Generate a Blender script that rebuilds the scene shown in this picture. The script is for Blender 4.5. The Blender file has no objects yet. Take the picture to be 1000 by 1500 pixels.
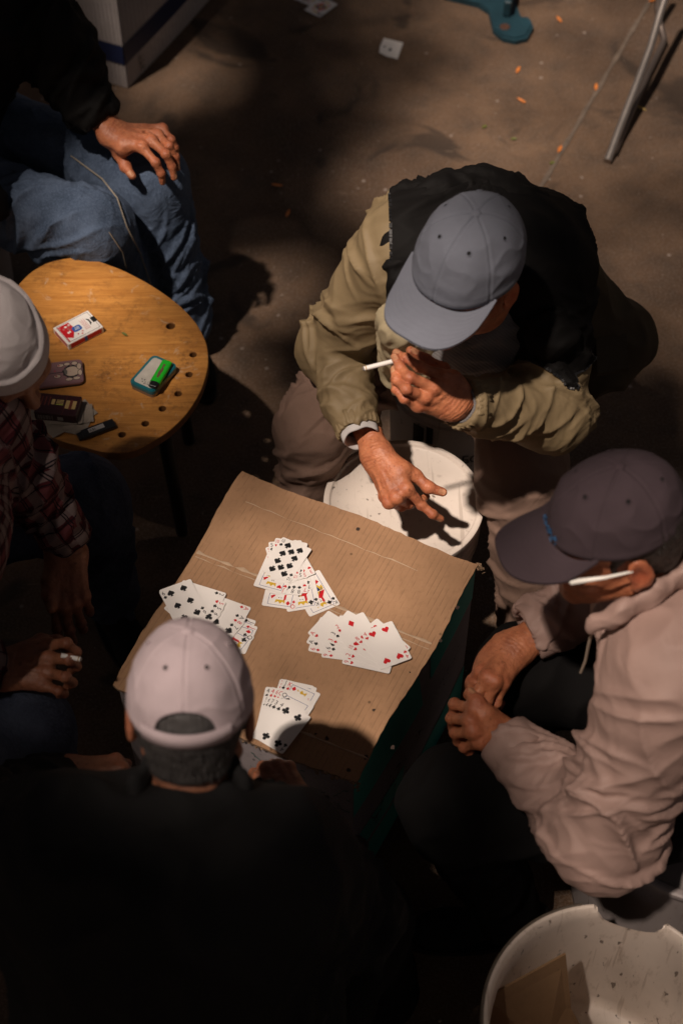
import bpy, math, random
import numpy as np
from mathutils import Vector, Matrix
random.seed(7); np.random.seed(7)
S = bpy.context.scene
COL = S.collection
# ------------------------------------------------------------------ camera
CAM_F, CAM_EL, CAM_H = 2300.0, math.radians(52.5), 2.91   # focal length in photo pixels, pitch, height
cd = bpy.data.cameras.new('camera'); cam = bpy.data.objects.new('camera', cd); COL.objects.link(cam)
cam.location = (0, 0, CAM_H); cam.rotation_euler = (math.radians(90) - CAM_EL, 0, 0)
cd.sensor_fit = 'VERTICAL'; cd.sensor_height = 36; cd.lens = 36 * CAM_F / 1500
cd.clip_start = 0.05; cd.clip_end = 200
cd.dof.use_dof = True; cd.dof.focus_distance = 3.0; cd.dof.aperture_fstop = 2.9
S.camera = cam
# ------------------------------------------------------------------ world and sun
SUN_EL, SUN_FROM = math.radians(66), Vector((-.70, -.70, 0)).normalized()
w = bpy.data.worlds.new('World'); S.world = w; w.use_nodes = True
nt = w.node_tree; nt.nodes.clear()
sky = nt.nodes.new('ShaderNodeTexSky'); sky.sky_type = 'NISHITA'; sky.sun_disc = False
sky.sun_elevation = SUN_EL; sky.sun_rotation = math.atan2(SUN_FROM.x, SUN_FROM.y)
tint = nt.nodes.new('ShaderNodeMix'); tint.data_type = 'RGBA'; tint.blend_type = 'MULTIPLY'; tint.inputs[0].default_value = 1
tint.inputs[7].default_value = (1.0, 0.62, 0.42, 1)
bg = nt.nodes.new('ShaderNodeBackground'); bg.inputs[1].default_value = 0.05
wo = nt.nodes.new('ShaderNodeOutputWorld')
nt.links.new(sky.outputs[0], tint.inputs[6]); nt.links.new(tint.outputs[2], bg.inputs[0]); nt.links.new(bg.outputs[0], wo.inputs[0])
sd = bpy.data.lights.new('sun', 'SUN'); sd.energy = 5.0; sd.angle = math.radians(1.8); sd.color = (1.0, 0.84, 0.72)
so = bpy.data.objects.new('sun', sd); COL.objects.link(so)
SUN = Vector((SUN_FROM.x * math.cos(SUN_EL), SUN_FROM.y * math.cos(SUN_EL), math.sin(SUN_EL)))   # towards the sun
so.rotation_euler = SUN.to_track_quat('Z', 'Y').to_euler(); so.location = (-5, 0, 9)
S.view_settings.view_transform = 'Standard'; S.view_settings.look = 'None'
S.view_settings.gamma = 1; S.view_settings.use_curve_mapping = False; S.view_settings.exposure = 0.0
S.cycles.max_bounces = 6

# ------------------------------------------------------------------ photo pixel + height -> place in the world
_ce, _se = math.cos(CAM_EL), math.sin(CAM_EL)
CD = np.array([0, _ce, -_se]); CU = np.array([0, _se, _ce]); CR = np.array([1.0, 0, 0]); CC = np.array([0, 0, CAM_H])
def ray(x, y): return CD + CR * (x - 500) / CAM_F - CU * (y - 750) / CAM_F
def P(x, y, z):
    v = ray(x, y); return CC + v * (z - CAM_H) / v[2]
def step(prev, px, L, far=True):          # the point over a pixel at bone length L from the last joint
    v = ray(*px); v = v / np.linalg.norm(v); t0 = (prev - CC) @ v; d2 = ((CC + v * t0 - prev) ** 2).sum()
    h = math.sqrt(max(L * L - d2, 0)); return CC + v * (t0 + (h if far else -h))
def A3(*a): return np.array(a, float)
def unit(v): v = np.asarray(v, float); return v / np.linalg.norm(v)

# ------------------------------------------------------------------ noise
_perm = np.random.RandomState(3).permutation(256).astype(np.int64); _perm = np.concatenate([_perm, _perm, _perm])
_g = np.random.RandomState(5).normal(size=(256, 3)); _g /= np.linalg.norm(_g, axis=1)[:, None]
def noise(p):
    p = np.asarray(p, float); i = np.floor(p).astype(np.int64); f = p - i; i &= 255
    u = f * f * f * (f * (f * 6 - 15) + 10); r = 0
    for a in (0, 1):
        for b in (0, 1):
            for c in (0, 1):
                h = _perm[_perm[_perm[i[:, 0] + a] + i[:, 1] + b] + i[:, 2] + c] & 255
                gd = (_g[h] * (f - A3(a, b, c))).sum(1)
                r = r + gd * (u[:, 0] if a else 1 - u[:, 0]) * (u[:, 1] if b else 1 - u[:, 1]) * (u[:, 2] if c else 1 - u[:, 2])
    return r
def ridged(p): return (1 - np.clip(np.abs(noise(p)) * 2.6, 0, 1)) ** 1.6

# ------------------------------------------------------------------ distance fields for soft shapes
def RC(a, b, ra, rb=None):
    a = np.asarray(a, float); b = np.asarray(b, float); rb = ra if rb is None else rb; ab = b - a; L = max(ab @ ab, 1e-12)
    def f(p):
        w_ = p - a; t = np.clip((w_ @ ab) / L, 0, 1); return np.linalg.norm(w_ - t[:, None] * ab, axis=1) - (ra + (rb - ra) * t)
    return f
def EC(a, b, ra, rb, side, q):            # flattened tube: q times wider along side
    a = np.asarray(a, float); b = np.asarray(b, float); ab = b - a; L = ab @ ab
    side = unit(side)
    def f(p):
        w_ = p - a; t = np.clip((w_ @ ab) / L, 0, 1); w_ = w_ - t[:, None] * ab
        s = w_ @ side; w_ = w_ - s[:, None] * side
        return np.sqrt((s / q) ** 2 + (w_ ** 2).sum(1)) - (ra + (rb - ra) * t)
    return f
def EL(c, r, R=None):
    c = np.asarray(c, float); r = np.asarray(r, float)
    def f(p):
        w_ = p - c
        if R is not None: w_ = w_ @ R
        k0 = np.linalg.norm(w_ / r, axis=1); k1 = np.linalg.norm(w_ / (r * r), axis=1) + 1e-9
        return k0 * (k0 - 1) / k1
    return f
def smin(a, b, k):
    h = np.maximum(k - np.abs(a - b), 0) / k; return np.minimum(a, b) - h * h * k * 0.25
def U(k, *fs):
    def f(p):
        r = fs[0](p)
        for g in fs[1:]: r = smin(r, g(p), k)
        return r
    return f
def SUB(k, a, b): return lambda p: -smin(-a(p), b(p), k)
def INT(k, a, b): return lambda p: -smin(-a(p), -b(p), k)
def HS(pt, n):                             # half space: inside is behind the plane
    pt = np.asarray(pt, float); n = unit(n); return lambda p: (p - pt) @ n
def XF(f, o, R): return lambda p: f((p - o) @ R)     # R columns: local axes in the world

def surf(field, lo, hi, h, band=0.0):
    """surface nets over a grid, fine samples only near the surface -> vertices, quads"""
    lo = np.asarray(lo, float); hi = np.asarray(hi, float); K = 4
    n = (np.ceil((hi - lo) / (h * K)).astype(int) + 1)
    cax = [lo[i] + h * K * (np.arange(n[i]) + 0.5) for i in range(3)]
    cg = np.stack(np.meshgrid(*cax, indexing='ij'), -1).reshape(-1, 3)
    cdist = field(cg).reshape(n); act = np.abs(cdist) < (h * K * 1.5 + band)
    N = n * K
    F = np.repeat(np.repeat(np.repeat(cdist, K, 0), K, 1), K, 2)
    m = np.repeat(np.repeat(np.repeat(act, K, 0), K, 1), K, 2)
    idx = np.argwhere(m)
    F[m] = field(lo + h * (idx + 0.5))
    F[0], F[-1] = 1, 1; F[:, 0] = 1; F[:, -1] = 1; F[:, :, 0] = 1; F[:, :, -1] = 1
    s = F < 0
    c = sum(s[a:N[0] - 1 + a, b:N[1] - 1 + b, d:N[2] - 1 + d].astype(np.int8) for a in (0, 1) for b in (0, 1) for d in (0, 1))
    cells = np.argwhere((c > 0) & (c < 8)); vid = -np.ones(tuple(N - 1), np.int64); vid[tuple(cells.T)] = np.arange(len(cells))
    acc = np.zeros((len(cells), 3)); cnt = np.zeros(len(cells))
    E = [(0, 0, 0), (1, 0, 0), (0, 1, 0), (1, 1, 0), (0, 0, 1), (1, 0, 1), (0, 1, 1), (1, 1, 1)]
    for i in range(8):
        for j in range(i + 1, 8):
            a, b = np.array(E[i]), np.array(E[j])
            if np.abs(a - b).sum() != 1: continue
            fa = F[tuple((cells + a).T)]; fb = F[tuple((cells + b).T)]; x = (fa < 0) != (fb < 0)
            t = np.where(x, fa / np.where(x, fa - fb, 1), 0)
            acc[x] += (a + t[:, None] * (b - a))[x]; cnt[x] += 1
    V = lo + h * (cells + 0.5 + acc / cnt[:, None]); Q = []
    for ax in range(3):
        o1, o2 = [np.eye(3, dtype=int)[k] for k in range(3) if k != ax]; e = np.eye(3, dtype=int)[ax]
        sl0 = [slice(1, N[k] - 1) for k in range(3)]; sl1 = list(sl0)
        sl0[ax] = slice(0, N[ax] - 1); sl1[ax] = slice(1, N[ax])
        a = s[tuple(sl0)]; b = s[tuple(sl1)]; off = np.array([1, 1, 1]); off[ax] = 0
        for flip in (False, True):
            g = np.argwhere((a & ~b) if not flip else (~a & b)) + off
            if len(g) == 0: continue
            q = np.stack([vid[tuple((g - o1 - o2).T)], vid[tuple((g - o2).T)], vid[tuple(g.T)], vid[tuple((g - o1).T)]], 1)
            if flip ^ (ax == 1): q = q[:, ::-1]
            Q.append(q)
    Q = np.concatenate(Q); Q = Q[(Q >= 0).all(1)]
    return V, Q
def tris(Q): return np.concatenate([Q[:, [0, 1, 2]], Q[:, [0, 2, 3]]]) if Q.shape[1] == 4 else Q
def normals(V, T):
    n = np.cross(V[T[:, 1]] - V[T[:, 0]], V[T[:, 2]] - V[T[:, 0]]); N = np.zeros_like(V)
    for k in range(3): np.add.at(N, T[:, k], n)
    return N / (np.linalg.norm(N, axis=1)[:, None] + 1e-12)
def smooth(V, T, it=2, lam=0.5):
    e = np.concatenate([T[:, [0, 1]], T[:, [1, 2]], T[:, [2, 0]]]); 
    for _ in range(it):
        acc = np.zeros_like(V); c = np.zeros(len(V))
        np.add.at(acc, e[:, 0], V[e[:, 1]]); np.add.at(c, e[:, 0], 1); np.add.at(acc, e[:, 1], V[e[:, 0]]); np.add.at(c, e[:, 1], 1)
        V = V + lam * (acc / np.maximum(c, 1)[:, None] - V)
    return V
def clip(V, T, f, extra=()):
    """keep the part of a triangle mesh where f < 0, cutting triangles along f = 0"""
    ins = f < 0; c = ins[T].sum(1); keep = [T[c == 3]]; newV = []; newE = [[] for _ in extra]; cache = {}; out = []
    def cut(i, j):
        k = (i, j) if i < j else (j, i)
        if k not in cache:
            t = f[i] / (f[i] - f[j]); cache[k] = len(V) + len(newV); newV.append(V[i] + t * (V[j] - V[i]))
            for q, x in enumerate(extra): newE[q].append(x[i] + t * (x[j] - x[i]))
        return cache[k]
    for tr in T[(c == 1) | (c == 2)]:
        a = [int(x) for x in tr]
        while not (ins[a[0]] and not ins[a[2]]): a = a[1:] + a[:1]
        if ins[a[1]]:
            p = cut(a[1], a[2]); q = cut(a[2], a[0]); out += [(a[0], a[1], p), (a[0], p, q)]
        else:
            p = cut(a[0], a[1]); q = cut(a[2], a[0]); out.append((a[0], p, q))
    if newV: V = np.concatenate([V, np.array(newV)])
    ex = [np.concatenate([x, np.array(newE[q])]) if newE[q] else x for q, x in enumerate(extra)]
    if out: keep.append(np.array(out))
    T2 = np.concatenate(keep); used = np.unique(T2); mp = -np.ones(len(V), np.int64); mp[used] = np.arange(len(used))
    return (V[used], mp[T2]) + tuple(x[used] for x in ex)

# ------------------------------------------------------------------ objects
def link(name, me, parent=None, label=None, cat=None, group=None, kind=None, loc=None):
    o = bpy.data.objects.new(name, me); COL.objects.link(o)
    if parent is not None: o.parent = parent
    if loc is not None: o.location = loc
    for k, v in (('label', label), ('category', cat), ('group', group), ('kind', kind)):
        if v: o[k] = v
    return o
def empty(name, loc, label, cat, group=None):
    o = link(name, None, None, label, cat, group, loc=tuple(float(x) for x in loc)); o.empty_display_size = .05; return o
def npmesh(name, V, F, mats, parent=None, smooth_=True, uv=None, col=None, mi=None, base=None, **kw):
    """numpy mesh; the vertices are in world metres, base is where the parent thing stands"""
    V = np.asarray(V, float); F = np.asarray(F)
    if parent is not None: V = V - np.array(parent.matrix_basis.translation if parent.parent is None else parent.parent.matrix_basis.translation)
    me = bpy.data.meshes.new(name); k = F.shape[1]
    me.vertices.add(len(V)); me.vertices.foreach_set('co', V.astype(np.float32).ravel())
    me.loops.add(F.size); me.loops.foreach_set('vertex_index', F.astype(np.int32).ravel())
    me.polygons.add(len(F)); me.polygons.foreach_set('loop_start', np.arange(0, F.size, k, dtype=np.int32))
    if mi is not None: me.polygons.foreach_set('material_index', np.asarray(mi, np.int32))
    me.update(calc_edges=True)
    me.polygons.foreach_set('use_smooth', np.full(len(F), smooth_, bool))
    if uv is not None:
        l = me.uv_layers.new(name='UVMap'); l.data.foreach_set('uv', uv[F.ravel()].astype(np.float32).ravel())
    if col is not None:
        a = me.color_attributes.new('tone', 'FLOAT_COLOR', 'POINT')
        a.data.foreach_set('color', np.concatenate([col, np.ones((len(col), 1))], 1).astype(np.float32).ravel())
    for m in (mats if isinstance(mats, (list, tuple)) else [mats]): me.materials.append(m)
    me.validate(); return link(name, me, parent, **kw)

class MB:                                   # collects polygons of any size
    def __init__(s): s.v = []; s.f = []; s.m = []; s.uv = None
    def add(s, V, F, m=0):
        b = len(s.v); s.v += [tuple(float(c) for c in x) for x in V]
        for f in F: s.f.append(tuple(int(i) + b for i in f)); s.m.append(m)
        return s
    def box(s, lo, hi, m=0, R=None, o=None, bev=0.0):
        x0, y0, z0 = lo; x1, y1, z1 = hi
        if bev <= 0:
            V = [(x, y, z) for z in (z0, z1) for y in (y0, y1) for x in (x0, x1)]
            F = [(0, 2, 3, 1), (4, 5, 7, 6), (0, 1, 5, 4), (2, 6, 7, 3), (0, 4, 6, 2), (1, 3, 7, 5)]
        else:
            V = []; r = bev
            for z, k in ((z0, r), (z0 + r, 0), (z1 - r, 0), (z1, r)):
                V += [(x0 + r, y0 + k, z), (x1 - r, y0 + k, z), (x1 - k, y0 + r, z), (x1 - k, y1 - r, z), (x1 - r, y1 - k, z), (x0 + r, y1 - k, z), (x0 + k, y1 - r, z), (x0 + k, y0 + r, z)]
            F = [tuple(range(7, -1, -1)), tuple(range(24, 32))]
            for l in range(3):
                for i in range(8): j = (i + 1) % 8; F.append((l * 8 + i, l * 8 + j, l * 8 + 8 + j, l * 8 + 8 + i))
        V = np.array(V)
        if R is not None: V = V @ np.asarray(R).T
        if o is not None: V = V + np.asarray(o)
        return s.add(V, F, m)
    def tube(s, pts, r, n=10, m=0, caps=True):
        pts = [np.asarray(p, float) for p in pts]; rr = r if isinstance(r, (list, tuple)) else [r] * len(pts)
        V = []; prev = None
        for i, p in enumerate(pts):
            t = unit(pts[min(i + 1, len(pts) - 1)] - pts[max(i - 1, 0)])
            if prev is None: prev = unit(np.cross(t, A3(.3, .2, .93) if abs(t[2]) < .9 else A3(1, 0, 0)))
            x = unit(prev - (prev @ t) * t); prev = x; y = np.cross(t, x)
            V += [p + rr[i] * (math.cos(2 * math.pi * k / n) * x + math.sin(2 * math.pi * k / n) * y) for k in range(n)]
        F = [(i * n + k, i * n + (k + 1) % n, (i + 1) * n + (k + 1) % n, (i + 1) * n + k) for i in range(len(pts) - 1) for k in range(n)]
        if caps: F += [tuple(range(n - 1, -1, -1)), tuple((len(pts) - 1) * n + k for k in range(n))]
        return s.add(V, F, m)
    def lathe(s, prof, o, n=48, m=0, sq=1.0):
        V = [(o[0] + r * math.cos(2 * math.pi * k / n), o[1] + r * sq * math.sin(2 * math.pi * k / n), o[2] + z) for r, z in prof for k in range(n)]
        F = [(i * n + k, i * n + (k + 1) % n, (i + 1) * n + (k + 1) % n, (i + 1) * n + k) for i in range(len(prof) - 1) for k in range(n)]
        return s.add(V, F, m)
    def prism(s, poly, z0, z1, m=0, ms=None, R=None, o=None):
        n = len(poly); V = np.array([(x, y, z0) for x, y in poly] + [(x, y, z1) for x, y in poly])
        if R is not None: V = V @ np.asarray(R).T
        if o is not None: V = V + np.asarray(o)
        s.add(V, [tuple(range(n, 2 * n)), tuple(range(n - 1, -1, -1))], m)
        b = len(s.v) - 2 * n
        for i in range(n): j = (i + 1) % n; s.f.append((b + i, b + j, b + n + j, b + n + i)); s.m.append(m if ms is None else ms)
        return s
    def flat(s, poly, z, m=0, R=None, o=None):
        V = np.array([(x, y, z) for x, y in poly])
        if R is not None: V = V @ np.asarray(R).T
        if o is not None: V = V + np.asarray(o)
        return s.add(V, [tuple(range(len(poly)))], m)
    def obj(s, name, mats, parent=None, smooth_=False, **kw):
        me = bpy.data.meshes.new(name); V = np.array(s.v)
        if parent is not None: V = V - np.array(parent.matrix_basis.translation if parent.parent is None else parent.parent.matrix_basis.translation)
        me.from_pydata(V.tolist(), [], s.f)
        for m in (mats if isinstance(mats, (list, tuple)) else [mats]): me.materials.append(m)
        me.polygons.foreach_set('material_index', s.m); me.update()
        if smooth_:
            me.polygons.foreach_set('use_smooth', [True] * len(s.f)); 
            try: me.set_sharp_from_angle(angle=math.radians(40))
            except Exception: pass
        return link(name, me, parent, **kw)
def frame(x, z=(0, 0, 1)):                   # columns x, y, z
    x = unit(x); z = np.asarray(z, float); z = unit(z - (z @ x) * x); return np.stack([x, np.cross(z, x), z], 1)
_tc = {}
def glyphs(txt, size=1.0):
    """flat text -> 2D vertices and faces, centred"""
    if txt not in _tc:
        c = bpy.data.curves.new('t', 'FONT'); c.body = txt; c.size = 1; c.resolution_u = 3
        o = bpy.data.objects.new('t', c); COL.objects.link(o); dg = bpy.context.evaluated_depsgraph_get()
        me = bpy.data.meshes.new_from_object(o.evaluated_get(dg)); V = np.array([v.co[:2] for v in me.vertices]) if len(me.vertices) else np.zeros((0, 2))
        F = [tuple(p.vertices) for p in me.polygons]; bpy.data.objects.remove(o); bpy.data.curves.remove(c); bpy.data.meshes.remove(me)
        if len(V): V = V - (V.max(0) + V.min(0)) / 2
        _tc[txt] = (V, F)
    V, F = _tc[txt]; return V * size, F
def put_text(mb, txt, size, at, R, o, z, m, rot=0, sx=1.0):
    V, F = glyphs(txt, size); V = V * A3(sx, 1)
    c, s_ = math.cos(rot), math.sin(rot); V = V @ np.array([[c, s_], [-s_, c]]) + np.asarray(at)
    W = np.concatenate([V, np.full((len(V), 1), z)], 1) @ np.asarray(R).T + np.asarray(o)
    mb.add(W, F, m)

# ------------------------------------------------------------------ materials
class G:                                     # small node helper
    def __init__(s, name):
        s.m = bpy.data.materials.new(name); s.m.use_nodes = True; s.t = s.m.node_tree; s.b = s.t.nodes['Principled BSDF']; s.L = s.t.links
    def n(s, k, **kw):
        x = s.t.nodes.new(k)
        for a, v in kw.items(): setattr(x, a, v)
        return x
    def set(s, **kw):
        for k, v in kw.items(): s.b.inputs[k.replace('_', ' ')].default_value = v
    def coord(s, kind='Object'): return s.n('ShaderNodeTexCoord').outputs[kind]
    def map(s, v, sc=(1, 1, 1), rot=(0, 0, 0), loc=(0, 0, 0)):
        m = s.n('ShaderNodeMapping'); s.L.new(v, m.inputs[0]); m.inputs[1].default_value = loc; m.inputs[2].default_value = rot; m.inputs[3].default_value = sc; return m.outputs[0]
    def noise(s, v, sc, det=4, rough=.55, dist=0):
        x = s.n('ShaderNodeTexNoise'); s.L.new(v, x.inputs['Vector']); x.inputs['Scale'].default_value = sc; x.inputs['Detail'].default_value = det; x.inputs['Roughness'].default_value = rough; x.inputs['Distortion'].default_value = dist; return x.outputs[0]
    def ramp(s, f, stops):
        r = s.n('ShaderNodeValToRGB'); s.L.new(f, r.inputs[0]); e = r.color_ramp.elements
        while len(e) < len(stops): e.new(.5)
        for i, (p, c) in enumerate(stops): e[i].position = p; e[i].color = (c, c, c, 1) if isinstance(c, (int, float)) else (*c, 1)
        return r.outputs[0]
    def mix(s, f, a, b, mode='MIX'):
        x = s.n('ShaderNodeMix', data_type='RGBA', blend_type=mode)
        for sock, v in ((x.inputs[0], f), (x.inputs[6], a), (x.inputs[7], b)):
            if isinstance(v, bpy.types.NodeSocket): s.L.new(v, sock)
            elif isinstance(v, (int, float)): sock.default_value = v if sock == x.inputs[0] else (v, v, v, 1)
            else: sock.default_value = (*v, 1)
        return x.outputs[2]
    def math(s, op, a, b=0.0):
        x = s.n('ShaderNodeMath', operation=op)
        for sock, v in ((x.inputs[0], a), (x.inputs[1], b)):
            if isinstance(v, bpy.types.NodeSocket): s.L.new(v, sock)
            else: sock.default_value = v
        return x.outputs[0]
    def bump(s, h, st=.3, d=.002):
        b = s.n('ShaderNodeBump'); b.inputs['Strength'].default_value = st; b.inputs['Distance'].default_value = d; s.L.new(h, b.inputs['Height'])
        if s.b.inputs['Normal'].is_linked: s.L.new(s.b.inputs['Normal'].links[0].from_socket, b.inputs['Normal'])
        s.L.new(b.outputs[0], s.b.inputs['Normal'])
    def color(s, c): s.L.new(c, s.b.inputs['Base Color'])
def plain(name, c, rough=.6, metal=0, spec=.5, var=.15, sc=40, bump=.0):
    g = G(name); g.set(Roughness=rough, Metallic=metal); g.b.inputs['Specular IOR Level'].default_value = spec
    n = g.noise(g.coord(), sc, 4); g.color(g.mix(n, tuple(x * (1 - var) for x in c), tuple(min(1, x * (1 + var)) for x in c)))
    if bump: g.bump(n, bump, .001)
    return g.m
def cloth(name, c, rough=.8, weave=900, wb=.25, var=.25, crease=.5, sheen=.0, spec=.25, csc=14):
    g = G(name); g.set(Roughness=rough); g.b.inputs['Specular IOR Level'].default_value = spec
    g.b.inputs['Sheen Weight'].default_value = sheen
    co = g.coord(); n = g.noise(co, 9, 5, .6); n2 = g.noise(co, 60, 3)
    a = g.mix(n, tuple(x * (1 - var) for x in c), tuple(x * (1 + var) for x in c)); a = g.mix(g.math('MULTIPLY', n2, .35), a, tuple(x * .7 for x in c)); g.color(a)
    cr = g.noise(g.map(co, (1, .6, 1), (.3, .2, .5)), csc, 3, .5, 1.0); r = g.math('ABSOLUTE', g.math('SUBTRACT', cr, .5)); g.bump(r, crease * .6, .010)
    wv = g.n('ShaderNodeTexWave', wave_type='BANDS', bands_direction='DIAGONAL'); g.L.new(co, wv.inputs[0]); wv.inputs['Scale'].default_value = weave / 6.0; wv.inputs['Distortion'].default_value = .6
    g.bump(wv.outputs[1], wb, .0006)
    return g.m
def skin(name, c, dark):
    g = G(name); g.set(Roughness=.46); g.b.inputs['Specular IOR Level'].default_value = .45
    g.b.inputs['Subsurface Weight'].default_value = .12; g.b.inputs['Subsurface Radius'].default_value = (.012, .004, .002); g.b.inputs['Subsurface Scale'].default_value = .6
    co = g.coord(); n = g.noise(co, 38, 5, .65); n2 = g.noise(co, 150, 4, .7); sp = g.noise(co, 95, 2)
    a = g.mix(g.ramp(n, [(.3, 0.), (.7, 1.)]), dark, c); a = g.mix(g.math('MULTIPLY', g.ramp(sp, [(.64, 0.), (.7, 1.)]), .5), a, tuple(x * .45 for x in dark))
    at = g.n('ShaderNodeAttribute', attribute_name='tone'); a = g.mix(1.0, a, at.outputs[0], 'MULTIPLY'); g.color(a)
    vo = g.n('ShaderNodeTexVoronoi', feature='DISTANCE_TO_EDGE'); g.L.new(co, vo.inputs['Vector']); vo.inputs['Scale'].default_value = 330
    g.bump(vo.outputs[0], .5, .0008); g.bump(n2, .8, .0016)
    g.bump(g.noise(g.map(co, (1, 1, 1)), 60, 3, .5, .8), .5, .003)
    return g.m
M = {}
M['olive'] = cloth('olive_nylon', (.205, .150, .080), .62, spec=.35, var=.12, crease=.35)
M['olive_shaded'] = cloth('olive_nylon_shaded', (.055, .040, .022), .85, var=.2)  # jacket olive made darker; shade on the skirt is put into its colour
M['black_nylon'] = cloth('black_nylon', (.0050, .0044, .0042), .75, var=.3, spec=.14)
M['black_cloth'] = cloth('black_cloth', (.011, .0105, .0105), .9, var=.3, spec=.15)
M['black_trousers'] = cloth('black_trousers', (.006, .0055, .0055), .9, var=.2, spec=.1)
M['taupe'] = cloth('taupe_twill', (.19, .120, .090), .85, var=.1, weave=1400)
M['beige'] = cloth('mauve_beige_nylon', (.34, .225, .19), .6, var=.07, spec=.35, crease=.4)
M['vest'] = cloth('cream_vest', (.42, .35, .22), .85)
M['grey_knit'] = cloth('grey_knit', (.15, .14, .14), .95, weave=420, wb=1.0, var=.5, sheen=.2)
M['cap_blue'] = cloth('blue_grey_cotton', (.160, .172, .210), .9, var=.2, crease=.22, weave=1500, csc=22)
M['cap_plum'] = cloth('plum_grey_cotton', (.050, .034, .040), .9, var=.15, crease=.3)
M['cap_lilac'] = cloth('lilac_cotton', (.40, .325, .34), .9, var=.08, crease=.35)
M['cap_white'] = cloth('offwhite_cotton', (.48, .44, .44), .9, var=.1, crease=.8)
M['stitch'] = plain('stitching', (.3, .27, .22), .9)
M['seam_dark'] = plain('seam', (.06, .07, .085), .9)
M['skinA'] = skin('tanned_skin', (.52, .195, .092), (.30, .095, .045))
M['skinB'] = skin('brown_skin', (.30, .125, .065), (.19, .07, .035))
M['hair_grey'] = plain('grey_hair', (.034, .031, .030), .6, var=.6, sc=300, bump=.8)
M['hair_dark'] = plain('dark_hair', (.018, .014, .012), .5, var=.6, sc=300, bump=.8)
M['white_shirt'] = cloth('striped_shirt', (.45, .43, .42), .9)
M['eye'] = plain('eye', (.6, .55, .5), .2); M['pupil'] = plain('pupil', (.02, .012, .008), .1)
M['white_plastic'] = plain('white_glasses_plastic', (.75, .72, .66), .35, var=.03)
M['black_plastic'] = plain('black_plastic', (.010, .010, .011), .35, var=.1)
M['paper'] = plain('white_paper', (.80, .77, .73), .6, var=.03, sc=60)
M['card'] = plain('card_face', (.80, .765, .73), .38, var=.025, sc=30)
M['red'] = plain('red_ink', (.55, .012, .02), .4, var=.05); M['black'] = plain('black_ink', (.012, .012, .013), .4, var=.05)
M['yellow'] = plain('yellow_ink', (.62, .40, .03), .4, var=.05); M['blue'] = plain('blue_ink', (.03, .06, .22), .4, var=.05)
M['teal'] = plain('teal_print', (.018, .36, .31), .55, var=.25, sc=14)
def denim(name, c):
    g = G(name); g.set(Roughness=.9); g.b.inputs['Specular IOR Level'].default_value = .15; co = g.coord()
    n = g.noise(co, 7, 4, .6); f = g.noise(g.map(co, (1, 1, .25)), 260, 3, .7); k = g.noise(co, 900, 2)
    a = g.mix(g.ramp(n, [(.32, 0.), (.68, 1.)]), c, tuple(min(1, x * 2.1 + .03) for x in c)); a = g.mix(g.ramp(f, [(.45, 0.), (.75, .7)]), a, tuple(x * 2.4 + .03 for x in c)); a = g.mix(g.ramp(k, [(.5, 0.), (.8, .5)]), a, tuple(x * .3 for x in c)); g.color(a)
    r = g.math('ABSOLUTE', g.math('SUBTRACT', g.noise(co, 12, 4, .55, 1.4), .5)); g.bump(r, .7, .015); g.bump(k, .4, .0008); return g.m
M['denim'] = denim('blue_denim', (.040, .060, .098)); M['denim_grey'] = denim('faded_grey_denim', (.06, .066, .085)); M['denim_dark'] = denim('dark_denim', (.018, .024, .042))
def plaid():
    g = G('plaid_flannel'); g.set(Roughness=.95); g.b.inputs['Specular IOR Level'].default_value = .1
    uv = g.coord('UV'); sx = g.n('ShaderNodeSeparateXYZ'); g.L.new(uv, sx.inputs[0])
    def bands(v, per, w0, w1, off=0.0):
        f = g.math('FRACT', g.math('ADD', g.math('DIVIDE', v, per), off)); a = g.math('GREATER_THAN', f, w0); b = g.math('LESS_THAN', f, w1); return g.math('MULTIPLY', a, b)
    base = (.075, .012, .016); white = (.24, .19, .18); dark = (.012, .009, .012); pink = (.17, .05, .055)
    c = g.mix(bands(sx.outputs[0], .058, .0, .36), base, pink); c = g.mix(g.math('MULTIPLY', bands(sx.outputs[1], .058, .0, .34), .75), c, white)
    c = g.mix(g.math('MULTIPLY', bands(sx.outputs[0], .058, .62, .84), .7), c, white)
    for v in (0, 1):
        for o in (.46, .54, .92): c = g.mix(bands(sx.outputs[v], .058, o, o + .035), c, dark)
    n = g.noise(g.coord(), 30, 4); c = g.mix(g.math('MULTIPLY', n, .5), c, dark); g.color(c)
    g.bump(g.noise(g.coord(), 600, 2), .3, .001); r = g.math('ABSOLUTE', g.math('SUBTRACT', g.noise(g.coord(), 16, 4, .5, 1), .5)); g.bump(r, .5, .01)
    return g.m
M['plaid'] = plaid()

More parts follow.
